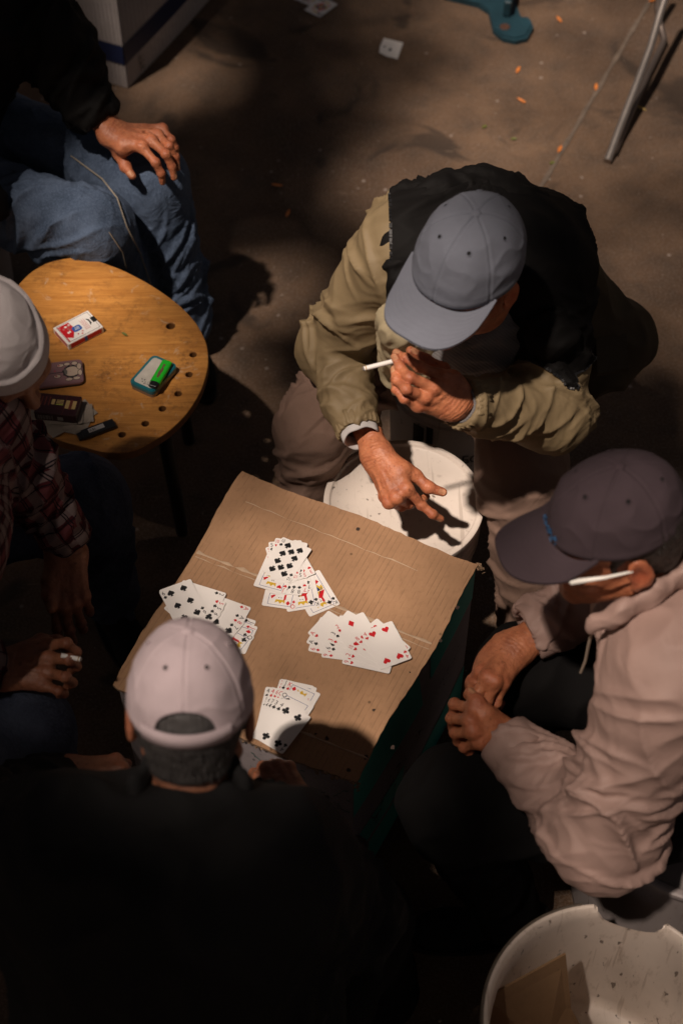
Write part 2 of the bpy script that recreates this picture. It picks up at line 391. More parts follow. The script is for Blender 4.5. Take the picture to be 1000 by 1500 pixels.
# ------------------------------------------------------------------ folds
def bone_frame(a, b):
    a = np.asarray(a, float); b = np.asarray(b, float); d = unit(b - a); x = unit(np.cross(d, A3(.21, .37, .9))); return d, x, np.cross(d, x)
def creases(s, ph, r, L, seed, a0, a1, tw, n=28):
    rr = np.random.RandomState(seed); out = np.zeros(len(s))
    for _ in range(n):
        e = rr.uniform() < a1 / (a0 + a1); x = rr.beta(1.1, 2.6); s0 = L * (1 - x if e else x); p0 = rr.uniform(-np.pi, np.pi); th = (.25 + rr.uniform(0, .75)) * (1 if rr.uniform() < .5 + .35 * np.sign(tw) else -1)
        ln = r * rr.uniform(.8, 2.3); w_ = rr.uniform(.0048, .0095); cv = rr.normal() * 3; ds = s - s0; dc = ((ph - p0 + np.pi) % (2 * np.pi) - np.pi) * r
        al = dc * np.cos(th) + ds * np.sin(th); pe = -dc * np.sin(th) + ds * np.cos(th) + cv * al * al; tp = np.clip(1 - (al / ln) ** 2, 0, 1); side = np.where(pe > 0, w_ * 2.2, w_)
        out += rr.uniform(.45, 1.0) * tp * (np.exp(-np.abs(pe) / side) - .45 * np.exp(-(pe / (3.2 * w_)) ** 2))
    return out
def fold_uv(V, bones):
    """bones: (a, b, radius, amp at a, amp at b, wavelength, twist).  returns displacement and cloth coordinates"""
    W = []; D = []; UV = []
    for q, (a, b, r, a0, a1, lam, tw) in enumerate(bones):
        a = np.asarray(a, float); b = np.asarray(b, float); d, x, y = bone_frame(a, b); L = np.linalg.norm(b - a)
        w_ = V - a; s = w_ @ d; t = np.clip(s / L, 0, 1); wx = w_ @ x; wy = w_ @ y; dist = np.sqrt(((w_ - np.outer(np.clip(s, 0, L), d)) ** 2).sum(1)) - r
        ph = np.arctan2(wy, wx); cx, cy = np.cos(ph), np.sin(ph)
        wob = noise(np.stack([s * 9, cx * .9, cy * .9 + q * 7], 1)) * 1.3
        u = (s / lam + tw * cx * .9 + tw * cy * .35 + wob)
        f = ridged(np.stack([u, cx * .55 + q * 3.1, cy * .55 + s * 3], 1)) + .45 * ridged(np.stack([u * 2.1 + 5, cx * 1.2, cy * 1.2 + s * 9 + q], 1))
        f = .45 + (f - .45) * .35 + 2.3 * creases(s, ph, r, L, q + int(1000 * (a[0] + b[2])) % 97, a0, a1, tw); amp = a0 + (a1 - a0) * t; W.append(np.exp(-np.clip(dist, -.02, 1) / .012)); D.append((f - .45) * amp); UV.append(np.stack([s, ph * r], 1))
    W = np.array(W); Wn = W / (W.sum(0) + 1e-12); D = (Wn * np.array(D)).sum(0); k = W.argmax(0); UV = np.array(UV)[k, np.arange(len(V))]
    return D, UV
def garment(name, field, lo, hi, h, mat, parent, bones=(), gen=(0, 1), cutf=None, it=2, extra=None, **kw):
    V, Q = surf(field, lo, hi, h); T = tris(Q); V = smooth(V, T, it)
    N = normals(V, T); uv = np.zeros((len(V), 2))
    if bones: D, uv = fold_uv(V, bones); V = V + N * D[:, None]
    if gen[0]: V = V + N * ((ridged(V * np.array(gen[2] if len(gen) > 2 else (1, 1, 1)) / gen[1] + 3.3) - .4) * gen[0])[:, None]
    if extra is not None: V = V + N * extra(V)[:, None]
    V = smooth(V, T, 1, .3); objs = []
    if cutf is None: return npmesh(name, V, T, mat, parent, uv=uv, **kw)
    f = cutf(V)                                # split in two pieces of cloth along a seam
    for nm, ff, mt in ((name[0], f, mat[0]), (name[1], -f, mat[1])):
        v, t, u = clip(V, T, ff, (uv,)); objs.append(npmesh(nm, v, t, mt, parent, uv=u))
    return objs
def limb(pts, rs, k=.03):
    return U(k, *[RC(pts[i], pts[i + 1], rs[i], rs[i + 1]) for i in range(len(pts) - 1)])
def bounds(*pts, pad=.12):
    p = np.array([np.asarray(x, float) for x in pts]); return p.min(0) - pad, p.max(0) + pad

# ------------------------------------------------------------------ hands
FL = {'i': (.046, .027, .023), 'm': (.050, .031, .024), 'r': (.047, .029, .024), 'p': (.036, .022, .021)}
FR = {'i': (.0098, .0090, .0082, .0070), 'm': (.0100, .0092, .0083, .0072), 'r': (.0095, .0087, .0079, .0068), 'p': (.0085, .0077, .0070, .0061)}
def hand(W, mcp, spec, thumb, arm, sc=1.0, dorsal=None, skinc=None, arm_r=(.027, .031), h=.0016):
    """W wrist; mcp: world points of the four knuckles (index..little); spec: per finger joints
    ('px', (p1,p2,p3), (far?,far?,far?)) followed over photo pixels, or ('k', flex angles, yaw);
    thumb: world points cmc, mcp, ip, tip; arm: point up the forearm"""
    W = np.asarray(W, float); mcp = [np.asarray(m, float) for m in mcp]; s = unit(mcp[0] - mcp[3]); d = (mcp[1] + mcp[2]) / 2 - W; d = unit(d - (d @ s) * s)
    n = np.cross(s, d); n = n if n @ (dorsal if dorsal is not None else CC - W) > 0 else -n
    parts = []; bumps = []; nails = []; finger_fs = []; chains = []
    for key, m, sp in zip('imrp', mcp, spec):
        L = [x * sc for x in FL[key]]; r = [x * sc for x in FR[key]]; J = [m]
        if sp[0] == 'px':
            for q in range(3): J.append(step(J[-1], sp[1][q], L[q], sp[2][q]))
        else:
            ang = 0; yaw = math.radians(sp[2]); dd = math.cos(yaw) * d + math.sin(yaw) * s
            for q in range(3): ang += math.radians(sp[1][q]); J.append(J[-1] + L[q] * (math.cos(ang) * dd - math.sin(ang) * n))
        chains.append(J); fs = [RC(J[q], J[q + 1], r[q], r[q + 1]) for q in range(3)]
        for q in (1, 2):                        # knuckle thickening
            fs.append(EL(J[q], (r[q] * 1.09,) * 3))
        finger_fs.append(U(.004 * sc, *fs)); bumps.append(J[1]); bumps.append(J[2])
        t = unit(J[3] - J[2]); nn = n * 1.0; v1 = J[1] - J[0]; bend = np.cross(unit(v1), t)
        nn = unit(np.cross(s, t)); nn = nn if nn @ n > -0.2 or nn @ np.cross(s, unit(J[1] - J[0])) * 0 > 1 else nn
        if (nn @ np.cross(t, s)) * (n @ np.cross(d, s)) < 0: nn = -nn
        nails.append((J[3], t, nn, r[3]))
    rp = .0115 * sc; palm = []
    wr = [W + s * x * sc for x in (.016, .006, -.006, -.016)]
    for m, w_ in zip(mcp, wr): palm.append(RC(w_, m, .0145 * sc, rp))
    palm.append(EL((wr[0] + mcp[0]) / 2 - n * .009 * sc + s * .006 * sc, (.02 * sc,) * 3)); palm.append(RC(wr[3] - n * .006 * sc, mcp[3] * .6 + W * .4 - n * .006 * sc, .015 * sc, .013 * sc))
    cm, tm, ti, tt = [np.asarray(x, float) for x in thumb]
    th = U(.006 * sc, RC(cm, tm, .0165 * sc, .0125 * sc), RC(tm, ti, .0118 * sc, .0108 * sc), RC(ti, tt, .0108 * sc, .0085 * sc), EL(ti, (.0122 * sc,) * 3))
    f = U(.016 * sc, *palm); a = np.asarray(arm, float)
    fore = EC(a, W, arm_r[1], arm_r[0] * .80, s, 1.28)
    f = U(.03, f, fore); f = U(.018 * sc, f, th)
    fingers = finger_fs[0]
    for g in finger_fs[1:]: fingers = (lambda A, B: lambda p: smin(A(p), B(p), .0016))(fingers, g)
    f = (lambda A, B: lambda p: smin(A(p), B(p), .011 * sc))(f, fingers)
    for m, w_, J in zip(mcp, wr, chains):       # knuckles and tendons on the back of the hand
        f = U(.008 * sc, f, EL(m + n * .0042 * sc, (.0095 * sc,) * 3)); f = U(.006 * sc, f, RC(w_ + n * .013 * sc, m + n * .0098 * sc, .0020, .0026))
    vein = [W + n * .013 * sc + s * .004, (W * 2 + mcp[1] * 3 + mcp[2] * 2) / 7 + n * .0125 * sc, (W + mcp[2] * 2 + mcp[3] * 2) / 5 + n * .0118 * sc, (mcp[2] + mcp[3]) / 2 + n * .008 * sc]
    f = U(.004, f, RC(vein[0], vein[1], .0022), RC(vein[1], vein[2], .002), RC(vein[2], vein[3], .0018))
    allp = [W, a, cm, tm, ti, tt] + mcp + [j for J in chains for j in J]; lo, hi = bounds(*allp, pad=.035)
    V, Q = surf(f, lo, hi, h); T = tris(Q); V = smooth(V, T, 1); N = normals(V, T); col = np.ones((len(V), 3))
    tt_dir = unit(tt - ti); tn = unit(n - (n @ tt_dir) * tt_dir + .6 * s); tn = unit(tn - (tn @ tt_dir) * tt_dir); nails.append((tt, tt_dir, tn, .0095 * sc))
    dd_ = np.zeros(len(V))
    for J, key in zip(chains, 'imrp'):
        for q in (1, 2):                        # creases over the joints
            x = V - J[q]; t = unit(J[q + 1] - J[q - 1]); al = x @ t; rr = np.linalg.norm(x, axis=1); e = np.exp(-(rr / (.013 * sc)) ** 2); dorsum = np.clip(N @ n + .2, 0, 1)
            dd_ += e * dorsum * .0009 * np.sin(al * 1900); col -= (e * dorsum)[:, None] * A3(.02, .20, .18)
        e = np.exp(-(np.linalg.norm(V - J[0] - n * .008, axis=1) / .011) ** 2); col -= (e * .8)[:, None] * A3(-.03, .14, .14)
    x = V - ti; al = x @ tt_dir; e = np.exp(-(np.linalg.norm(x, axis=1) / (.015 * sc)) ** 2) * np.clip(N @ tn + .2, 0, 1); dd_ += e * .0010 * np.sin(al * 1700); col -= e[:, None] * A3(.02, .20, .18)
    x = V - W; e = np.exp(-(np.linalg.norm(x - n * .01, axis=1) / .03) ** 2); dd_ += e * .0005 * np.sin((x @ d) * 900 + 3 * noise(V * 60))
    dd_ += noise(V * 90) * .0010 + noise(V * 240) * .0004
    for tip, t, nn, r in nails:
        c = tip - t * .0035 * sc + nn * r * .55; x = V - c; b = np.cross(t, nn); q = (x @ t / (.0075 * sc)) ** 4 + (x @ b / (.0052 * sc)) ** 4; m = (q < 1) & (x @ nn > -.002) & (N @ nn > .15)
        col[m] = A3(1.12, 1.5, 1.7); rim = (q >= 1) & (q < 1.9) & (x @ nn > -.002) & (N @ nn > .15); dd_[rim] += .0004; dd_[m] -= .0003; col[rim] *= A3(.85, .7, .7)
    col *= (1 + .22 * noise(V * 30))[:, None]; V = V + N * dd_[:, None]
    return V, T, np.clip(col, .2, 2.2), dict(chains=chains, thumb=(cm, tm, ti, tt), n=n, s=s, d=d)
def basis_hand(W, d, n, side, sc=1.0, thumb_local=None, spread=1.0):
    """knuckles and thumb from a direction d, back of hand n and side (+1: thumb on d x n)"""
    d = unit(d); n = unit(np.asarray(n, float) - (np.asarray(n, float) @ d) * d); s = np.cross(d, n) * side; W = np.asarray(W, float)
    loc = lambda x, y, z: W + sc * (x * s + y * d + z * n)
    mcp = [loc(.027 * spread, .090, -.002), loc(.009, .096, .003), loc(-.010, .090, .001), loc(-.027 * spread, .079, -.005)]
    tl = thumb_local or [(.020, .022, -.008), (.044, .052, -.016), (.052, .082, -.020), (.052, .106, -.026)]
    return mcp, [loc(*x) for x in tl], loc

# ------------------------------------------------------------------ heads
def head_field(age=1.0):
    f = U(.03, EL((0, -.012, .022), (.075, .095, .086)), EL((0, .040, -.045), (.058, .055, .078)))
    for x in (-1, 1): f = U(.02, f, RC((x * .050, -.002, -.072), (x * .012, .070, -.108), .018, .018)); f = U(.02, f, EL((x * .043, .063, -.042), (.020, .018, .02)))
    f = U(.02, f, EL((0, .076, -.110), (.017, .015, .014)))
    f = U(.012, f, RC((-.034, .082, .004), (.034, .082, .004), .010))
    for x in (-1, 1): f = SUB(.012, f, EL((x * .031, .100, -.018), (.016, .012, .012)))
    for x in (-1, 1): f = U(.003, f, EL((x * .031, .079, -.018), (.0145, .012, .0125)))
    f = U(.010, f, RC((0, .090, -.006), (0, .109, -.046), .0075, .0115)); 
    for x in (-1, 1): f = U(.005, f, EL((x * .0125, .099, -.050), (.0075, .009, .0075)))
    f = U(.006, f, RC((-.020, .088, -.074), (.020, .088, -.074), .0055)); f = U(.006, f, RC((-.017, .087, -.084), (.017, .087, -.084), .006)); f = SUB(.003, f, RC((-.024, .095, -.079), (.024, .095, -.079), .0022))
    for x in (-1, 1):
        R = np.stack([unit((1, .35 * x * 0, 0)), unit((0, 1, -.25)), unit((0, .25, 1))], 1)
        ear = SUB(.004, EL((x * .080, -.012, -.018), (.0085, .019, .032), R), EL((x * .089, -.008, -.016), (.008, .011, .021), R)); ear = U(.004, ear, EL((x * .079, -.004, -.044), (.007, .009, .011)))
        f = U(.008, f, ear)
    return f
def make_head(o, R, shoulders, h=.0028):
    """o skull centre, R axes (right, face, up); neck reaches to the shoulders point"""
    o = np.asarray(o, float); f = XF(head_field(), o, R); nk = np.asarray(shoulders, float)
    f = U(.03, f, RC(o + R @ A3(0, -.025, -.06), nk, .052, .062))
    lo, hi = bounds(o, nk, pad=.14); V, Q = surf(f, lo, hi, h); T = tris(Q); V = smooth(V, T, 1); N = normals(V, T); L = (V - o) @ R
    d_ = noise(V * 60) * .0010; fr = np.exp(-((L[:, 1] - .07) / .04) ** 2); d_ += fr * np.exp(-((L[:, 2] - .035) / .025) ** 2) * .0009 * np.sin(L[:, 2] * 600)
    nkz = np.exp(-((L[:, 2] + .10) / .05) ** 2) * (L[:, 1] < 0); d_ += nkz * .0012 * np.sin(L[:, 2] * 420 + 4 * noise(V * 25))
    col = np.ones((len(V), 3)) * (1 + .2 * noise(V * 22))[:, None]
    for x in (-1, 1): col -= np.exp(-(np.linalg.norm(L - A3(x * .084, -.012, -.018), axis=1) / .022) ** 2)[:, None] * A3(-.12, .16, .16)
    col -= np.exp(-(np.linalg.norm(L - A3(0, .092, -.079), axis=1) / .016) ** 2)[:, None] * A3(.0, .3, .2)
    return V + N * d_[:, None], T, np.clip(col, .2, 2)
def hair(o, R, mat, parent, low=-.07, front=.035, thick=.006, beard=False):
    o = np.asarray(o, float); f = EL((0, -.014, .016), (.0775 + thick * .2, .0945 + thick * .5, .086 + thick * .3))
    f = U(.02, f, EL((0, -.052, -.045), (.056, .040, .055)))
    f = INT(.006, f, HS((0, front, 0), (0, 1, .25))); f = INT(.008, f, HS((0, -.03, low), (0, -.25, -1)))
    for x in (-1, 1): f = SUB(.006, f, EL((x * .082, .0, -.024), (.022, .026, .036)))
    V, Q = surf(XF(f, o, R), o - .14, o + .14, .0024); T = tris(Q); V = smooth(V, T, 1); N = normals(V, T); L = (V - o) @ R
    u = np.arctan2(L[:, 0], -L[:, 1] + .02); V = V + N * (noise(np.stack([u * 55, L[:, 2] * 22, L[:, 1] * 22], 1)) * .0034 + noise(V * 60) * .003)[:, None]
    ho = npmesh('hair', V, T, mat, parent); r = np.random.RandomState(int(abs(o[0]) * 1000)); k = r.choice(len(T), 5200); bw = r.dirichlet((1, 1, 1), 5200)
    p_ = (V[T[k]] * bw[:, :, None]).sum(1); N2 = normals(V, T)[T[k, 0]]; dn = -R[:, 2] * .8 - R[:, 1] * .35; t = dn + N2 * .38 + r.normal(size=p_.shape) * .28; t /= np.linalg.norm(t, axis=1)[:, None]; s_ = np.cross(t, N2); s_ /= np.linalg.norm(s_, axis=1)[:, None] + 1e-9; ln = r.uniform(.005, .011, len(k))[:, None]
    p_ = p_ - N2 * .001; q = np.stack([p_ - s_ * .00022, p_ + s_ * .00022, p_ + t * ln], 1).reshape(-1, 3); hs = npmesh('hair_strands', q, np.arange(len(q)).reshape(-1, 3), mat, ho, smooth_=False, kind='stuff')
    return ho
def body_mesh(pieces, mats, parent, name='body'):
    """head, hands and the trunk under the clothes as one mesh"""
    V = []; T = []; C = []; b = 0
    for p in pieces:
        v, t, c = p[:3]; V.append(v); T.append(t + b); C.append(c); b += len(v)
    return npmesh(name, np.concatenate(V), np.concatenate(T), mats, parent, col=np.concatenate(C))
def core(fs, pts, h=.012):
    f = U(.04, *fs); lo, hi = bounds(*pts, pad=.2); V, Q = surf(f, lo, hi, h); return V, tris(Q), np.ones((len(V), 3))

# ------------------------------------------------------------------ caps
def cap(o, R, mat, parent, rx=.083, ry=.100, hz=.118, brim=.072, bw=62, drop=12, seam=True, wr=.0022, opening=False, brim_on=True, seed=0, crush=0, band=False, logo=None, brim_curve=3.0, brim_mat=None, zlow=0.0, ex=2.25):
    """o centre of the band; R axes (right, front, up)"""
    o = np.asarray(o, float); nu, nv = 240, 72; u = np.linspace(0, 2 * np.pi, nu, endpoint=False); v = np.linspace(0, 1, nv)
    Ug, Vg = np.meshgrid(u, v, indexing='ij'); a = Vg * np.pi / 2
    rad = np.clip(np.cos(a), 1e-4, 1) ** (2 / ex); z = np.sin(a) ** (2 / (ex - .25)) * hz + zlow * (1 - Vg)
    X = np.stack([rad * np.sin(Ug) * rx, rad * np.cos(Ug) * ry, z], -1)
    X[..., 1] -= .10 * z                        # crown leans back a little
    X = X.reshape(-1, 3); F = []
    for i in range(nu):
        j = (i + 1) % nu; b0 = i * nv; b1 = j * nv; k = np.arange(nv - 1); F.append(np.stack([b0 + k, b1 + k, b1 + k + 1, b0 + k + 1], 1))
    T = tris(np.concatenate(F))[:, ::-1]; N = normals(X, T); N[(np.arange(nu) * nv + nv - 1)] = (0, 0, 1)
    uu = Ug.reshape(-1); vv = Vg.reshape(-1); d_ = np.zeros(len(X)); rr = rad.reshape(-1) * .09
    if seam:
        for k in range(6):
            du = (uu - (k * np.pi / 3) + np.pi) % (2 * np.pi) - np.pi; w_ = du * rr
            d_ += -.0014 * np.exp(-(w_ / .0012) ** 2) + .0005 * np.exp(-((np.abs(w_) - .0045) / .0022) ** 2) + .002 * np.clip(1 - np.abs(w_) / .04, 0, 1) * -1 * (1 - vv)
    p = X * 1.0 + seed * 3.1
    d_ += wr * (noise(p * 26) * 1.2 + (ridged(p * A3(22, 22, 30)) - .4) * 1.0 * np.clip(1 - vv * .5, .2, 1)) * np.clip(vv * 5, .15, 1)
    d_ += .0012 * np.exp(-((vv - .04) / .03) ** 2)
    if crush: d_ += crush * noise(X * 13 + seed)
    if band: d_ += .0035 * (vv < .30) + .004 * np.exp(-((vv - .29) / .02) ** 2)
    X = X + N * d_[:, None]; X[(np.arange(nu) * nv + nv - 1)] = X[(np.arange(nu) * nv + nv - 1)].mean(0)
    uv = np.stack([uu, vv], 1)
    if opening:                                 # arched hole over the strap at the back
        du = (uu - np.pi); f = -((du / .50) ** 2 + ((vv * 1.0 - .10) / .19) ** 2 - 1); f = np.minimum(f, (vv - .085) * 8)
        X2, T2, uv = clip(X, T, f, (uv,))
    else: X2, T2 = X, T
    Wd = lambda q: o + q @ R.T
    inner = X2 - normals(X2, T2) * .0016        # cloth thickness
    n = len(X2); VV = np.concatenate([X2, inner]); TT = np.concatenate([T2, T2[:, ::-1] + n]); e = np.concatenate([T2[:, [0, 1]], T2[:, [1, 2]], T2[:, [2, 0]]]); key = e[:, 0] * 10 ** 7 + e[:, 1]; rk = e[:, 1] * 10 ** 7 + e[:, 0]; bd = e[~np.isin(key, rk)]
    TT = np.concatenate([TT, np.stack([bd[:, 1], bd[:, 0], bd[:, 0] + n], 1), np.stack([bd[:, 1], bd[:, 0] + n, bd[:, 1] + n], 1)])
    c = npmesh('cap', Wd(VV), TT, mat, parent, uv=np.concatenate([uv, uv]))
    base = c
    def sub(nm, V_, F_, m_, **k): return npmesh(nm, V_, F_, m_, base, **k)
    if seam:
        th = np.linspace(0, np.pi / 2, 7); ph = np.linspace(0, 2 * np.pi, 20, endpoint=False); B = np.array([(.0088 * math.sin(t) * math.cos(q), .0088 * math.sin(t) * math.sin(q) - .10 * hz, hz - .001 + .0045 * math.cos(t)) for t in th for q in ph])
        F_ = np.array([(i * 20 + j, i * 20 + (j + 1) % 20, (i + 1) * 20 + (j + 1) % 20, (i + 1) * 20 + j) for i in range(6) for j in range(20)]); sub('button', Wd(B), F_[:, ::-1], mat)
        for k in range(6):                      # eyelets
            uk = k * np.pi / 3 + np.pi / 6; i = int(uk / (2 * np.pi) * nu); q = i * nv + int(.60 * nv); c0 = X[q]; nn = N[q]; ax = unit(np.cross(nn, (0, 0, 1))); ay = np.cross(nn, ax); mb = MB()
            mb.tube([c0 + nn * .0006 + .0040 * (math.cos(t) * ax + math.sin(t) * ay) for t in np.linspace(0, 2 * np.pi, 15)], .0009, 6)
            mb.v = [tuple(x) for x in Wd(np.array(mb.v))]; mb.obj('eyelet', mat, base, smooth_=True)
            mb = MB(); mb.add([c0 + nn * .0008 + .0031 * (math.cos(t) * ax + math.sin(t) * ay) for t in np.linspace(0, 2 * np.pi, 10, endpoint=False)], [tuple(range(10))]); mb.v = [tuple(x) for x in Wd(np.array(mb.v))]; mb.obj('eyelet_hole', M['black_cloth'], base)
    if logo:                                    # raised embroidery on the front panel
        rr = random.Random(12); mb = MB()
        for k in range(9):
            for _ in range(3):
                i = int((-.36 + .085 * k + rr.uniform(-.02, .02)) / (2 * np.pi) * nu) % nu; j = int(nv * rr.uniform(.03, .12)); q = X[i * nv + j]; nn = N[i * nv + j]; a1 = unit(np.cross(nn, (0, 0, 1))); a2 = np.cross(nn, a1); t = rr.uniform(0, 3.14); dv = a1 * math.cos(t) + a2 * math.sin(t); mb.tube([q + nn * .0012 - dv * .004, q + nn * .0018, q + nn * .0012 + dv * .003], .0008, 5)
        mb.v = [tuple(x) for x in Wd(np.array(mb.v))]; mb.obj('embroidery', logo, base, smooth_=True, kind='stuff')
    if opening:
        mb = MB(); pts = [A3(math.sin(t) * rx * 1.0, math.cos(t) * ry * 1.0, .010) for t in np.linspace(np.pi - .72, np.pi + .72, 24)]
        V_ = []; 
        for p_ in pts:
            nn = unit(A3(p_[0] / rx ** 2, p_[1] / ry ** 2, .0)); V_ += [p_ + nn * .003 + A3(0, 0, -.010), p_ + nn * .0035 + A3(0, 0, .012), p_ + nn * .001 + A3(0, 0, .012), p_ + nn * .0005 + A3(0, 0, -.010)]
        F_ = [(4 * i + a, 4 * i + (a + 1) % 4, 4 * i + 4 + (a + 1) % 4, 4 * i + 4 + a) for i in range(23) for a in range(4)]
        sub('cap_strap', Wd(np.array(V_)), np.array(F_), mat)
    if brim_on:
        nx, ny = 61, 26; bwr = math.radians(bw); G_ = np.zeros((2, nx, ny, 3)); UVb = np.zeros((2, nx, ny, 2))
        for i, t in enumerate(np.linspace(-1, 1, nx)):
            th_ = t * bwr; inn = A3(math.sin(th_) * rx * .975, math.cos(th_) * ry * .975, .006); xo = math.sin(t * np.pi / 2) * (rx * math.sin(bwr) * 1.04)
            out_y = ry * math.cos(bwr) + (ry * (1 - math.cos(bwr)) + brim) * (max(0, 1 - abs(math.sin(t * np.pi / 2)) ** 2.9)) ** (1 / 2.3)
            for j, q in enumerate(np.linspace(0, 1, ny)):
                p_ = inn * (1 - q) + A3(xo, out_y, 0) * q; s_ = max(0, p_[1] - ry * math.cos(bwr))
                p_[2] = .003 - brim_curve * p_[0] ** 2 * min(1, s_ / .05) - s_ * math.tan(math.radians(drop)) + .0006 * noise(np.array([p_ * 40]))[0]
                for l in (0, 1): G_[l, i, j] = p_ + A3(0, 0, .0016 if l == 0 else -.0018); UVb[l, i, j] = (t, q)
        V_ = G_.reshape(-1, 3); F_ = []
        for l in (0, 1):
            for i in range(nx - 1):
                for j in range(ny - 1):
                    q = [l * nx * ny + i * ny + j, l * nx * ny + (i + 1) * ny + j, l * nx * ny + (i + 1) * ny + j + 1, l * nx * ny + i * ny + j + 1]; F_.append(q if l == 1 else q[::-1])
        rim = [(i, ny - 1) for i in range(nx)]; A = nx * ny
        for (i, j), (i2, j2) in zip(rim[:-1], rim[1:]): F_.append([i * ny + j, i2 * ny + j2, A + i2 * ny + j2, A + i * ny + j])
        sub('brim', Wd(V_), np.array(F_), brim_mat or mat, uv=UVb.reshape(-1, 2))
    return c
def brim_cloth(name, c):
    m = cloth(name, c, .9, var=.1, crease=.12); t = m.node_tree; b = t.nodes['Principled BSDF']; tc = t.nodes.new('ShaderNodeTexCoord'); sx = t.nodes.new('ShaderNodeSeparateXYZ'); t.links.new(tc.outputs['UV'], sx.inputs[0])
    def mt(op, a, v):
        x = t.nodes.new('ShaderNodeMath'); x.operation = op; t.links.new(a, x.inputs[0]); x.inputs[1].default_value = v; return x.outputs[0]
    s = mt('ABSOLUTE', mt('SINE', mt('MULTIPLY', sx.outputs[1], 3.14159 * 8), 0), 0); bp = t.nodes.new('ShaderNodeBump'); bp.inputs['Strength'].default_value = .5; bp.inputs['Distance'].default_value = .0012
    t.links.new(mt('POWER', s, .25), bp.inputs['Height']); t.links.new(b.inputs['Normal'].links[0].from_socket, bp.inputs['Normal']); t.links.new(bp.outputs[0], b.inputs['Normal']); return m
M['brim_blue'] = brim_cloth('blue_grey_brim', (.155, .165, .20)); M['brim_plum'] = brim_cloth('plum_brim', (.050, .034, .040))
def person(loc, label):
    return empty('person', loc, label, 'person', 'men gathered round the card game')
def headR(front, up):                         # axes right, front, up
    f = unit(front); u_ = np.asarray(up, float); u_ = unit(u_ - (u_ @ f) * f); return np.stack([np.cross(f, u_), f, u_], 1)
# ================================================================== the setting
def ground_mat():
    g = G('stained_concrete'); g.set(Roughness=.88); g.b.inputs['Specular IOR Level'].default_value = .25; co = g.coord()
    big = g.noise(co, 1.6, 5, .6, .4); mid = g.noise(co, 9, 6, .65); fine = g.noise(co, 160, 3, .7); sand = g.noise(co, 420, 2)
    c = g.mix(g.ramp(big, [(.3, 0.), (.72, 1.)]), (.082, .047, .028), (.20, .122, .072)); c = g.mix(g.ramp(mid, [(.42, 0.), (.75, .8)]), c, (.060, .043, .032))
    c = g.mix(g.ramp(fine, [(.45, 0.), (.8, .75)]), c, (.24, .19, .155)); c = g.mix(g.ramp(sand, [(.25, .7), (.45, 0.)]), c, (.035, .026, .02))
    sp = g.n('ShaderNodeTexVoronoi'); g.L.new(co, sp.inputs['Vector']); sp.inputs['Scale'].default_value = 16; sp.inputs['Randomness'].default_value = 1
    spots = g.math('MULTIPLY', g.ramp(sp.outputs[0], [(.04, 1.), (.11, 0.)]), g.ramp(g.noise(co, 7, 2), [(.52, 0.), (.56, 1.)])); c = g.mix(spots, c, (.33, .27, .23))
    st = g.ramp(g.noise(co, 3.3, 3, .5, 1.0), [(.60, 0.), (.66, .75)]); c = g.mix(st, c, (.045, .033, .026)); c = g.mix(g.ramp(g.noise(g.map(co, (1, 6, 1), (0, 0, .9)), 9, 4, .7), [(.62, 0.), (.72, .5)]), c, (.25, .18, .13))
    g.color(c); g.bump(fine, .8, .004); g.bump(sand, .8, .002); g.bump(mid, .4, .012); return g.m
M['ground'] = ground_mat()
GX0, GX1, GY0, GY1 = -40, 40, -30, 50
mb = MB(); mb.add([(GX0, GY0, 0), (GX1, GY0, 0), (GX1, GY1, 0), (GX0, GY1, 0)], [(0, 1, 2, 3)]); mb.obj('ground', M['ground'], kind='structure')
# saw-cut joint of the concrete: a shallow lighter strip running to the lower left
a, b = P(975, -40, 0), P(800, 260, 0); t = unit(b - a); s_ = A3(-t[1], t[0], 0)
mb = MB(); k = []
for i in range(40):
    p_ = a + (b - a) * i / 20.0 + s_ * .001 * math.sin(i * 1.7); wd = .006 + .002 * math.sin(i * 2.3); k += [p_ + s_ * wd + A3(0, 0, .003), p_ - s_ * wd + A3(0, 0, .003)]
mb.add(k, [(2 * i, 2 * i + 1, 2 * i + 3, 2 * i + 2) for i in range(39)]); mb.obj('ground_joint', plain('joint_filler', (.13, .098, .074), .9, var=.5, sc=30), kind='structure')
a, b = P(700, 560, 0), P(1000, 620, 0)
# ---- unseen tree added towards the sun; its leaf gaps shape the light below
H0 = 7.0
def gob(p):                                    # where the sun ray through p crosses the crown's height
    p = np.asarray(p, float); sn = np.array(SUN); return (p + sn * ((H0 - p[2]) / sn[2]))[:2]
LIT = []                                       # (crown point, x radius, y radius, light let through, softness)
def lit(px, py, z, rx, ry, T, soft=.35, rot=0): LIT.append((gob(P(px, py, z)), rx, ry, T, soft, rot))
lit(640, 430, .85, .34, .44, 1.0, .35)         # man with the cigarette
lit(760, 560, .7, .25, .30, 1.0, .4)
lit(500, 590, .6, .20, .30, .95, .4)
lit(600, 720, .42, .26, .18, 1.0, .4)
lit(470, 800, .5, .30, .20, .85, .45)          # card table
lit(560, 900, .5, .18, .16, .75, .5); lit(420, 1030, .5, .20, .17, .72, .5)
lit(820, 130, 0, .75, .60, .72, .35); lit(640, 240, 0, .32, .27, .9, .3); lit(930, 420, 0, .42, .6, .50, .5)
lit(850, 680, 0, .16, .22, .8, .4)
lit(140, 430, .45, .19, .12, 1.0, .3, .3); lit(200, 560, .45, .20, .17, .42, .6)    # stool
lit(200, 225, .6, .13, .13, 1., .35); lit(100, 290, .55, .09, .05, .8, .4); lit(230, 330, .4, .11, .16, .45, .6); lit(215, 60, .2, .14, .16, .30, .6)
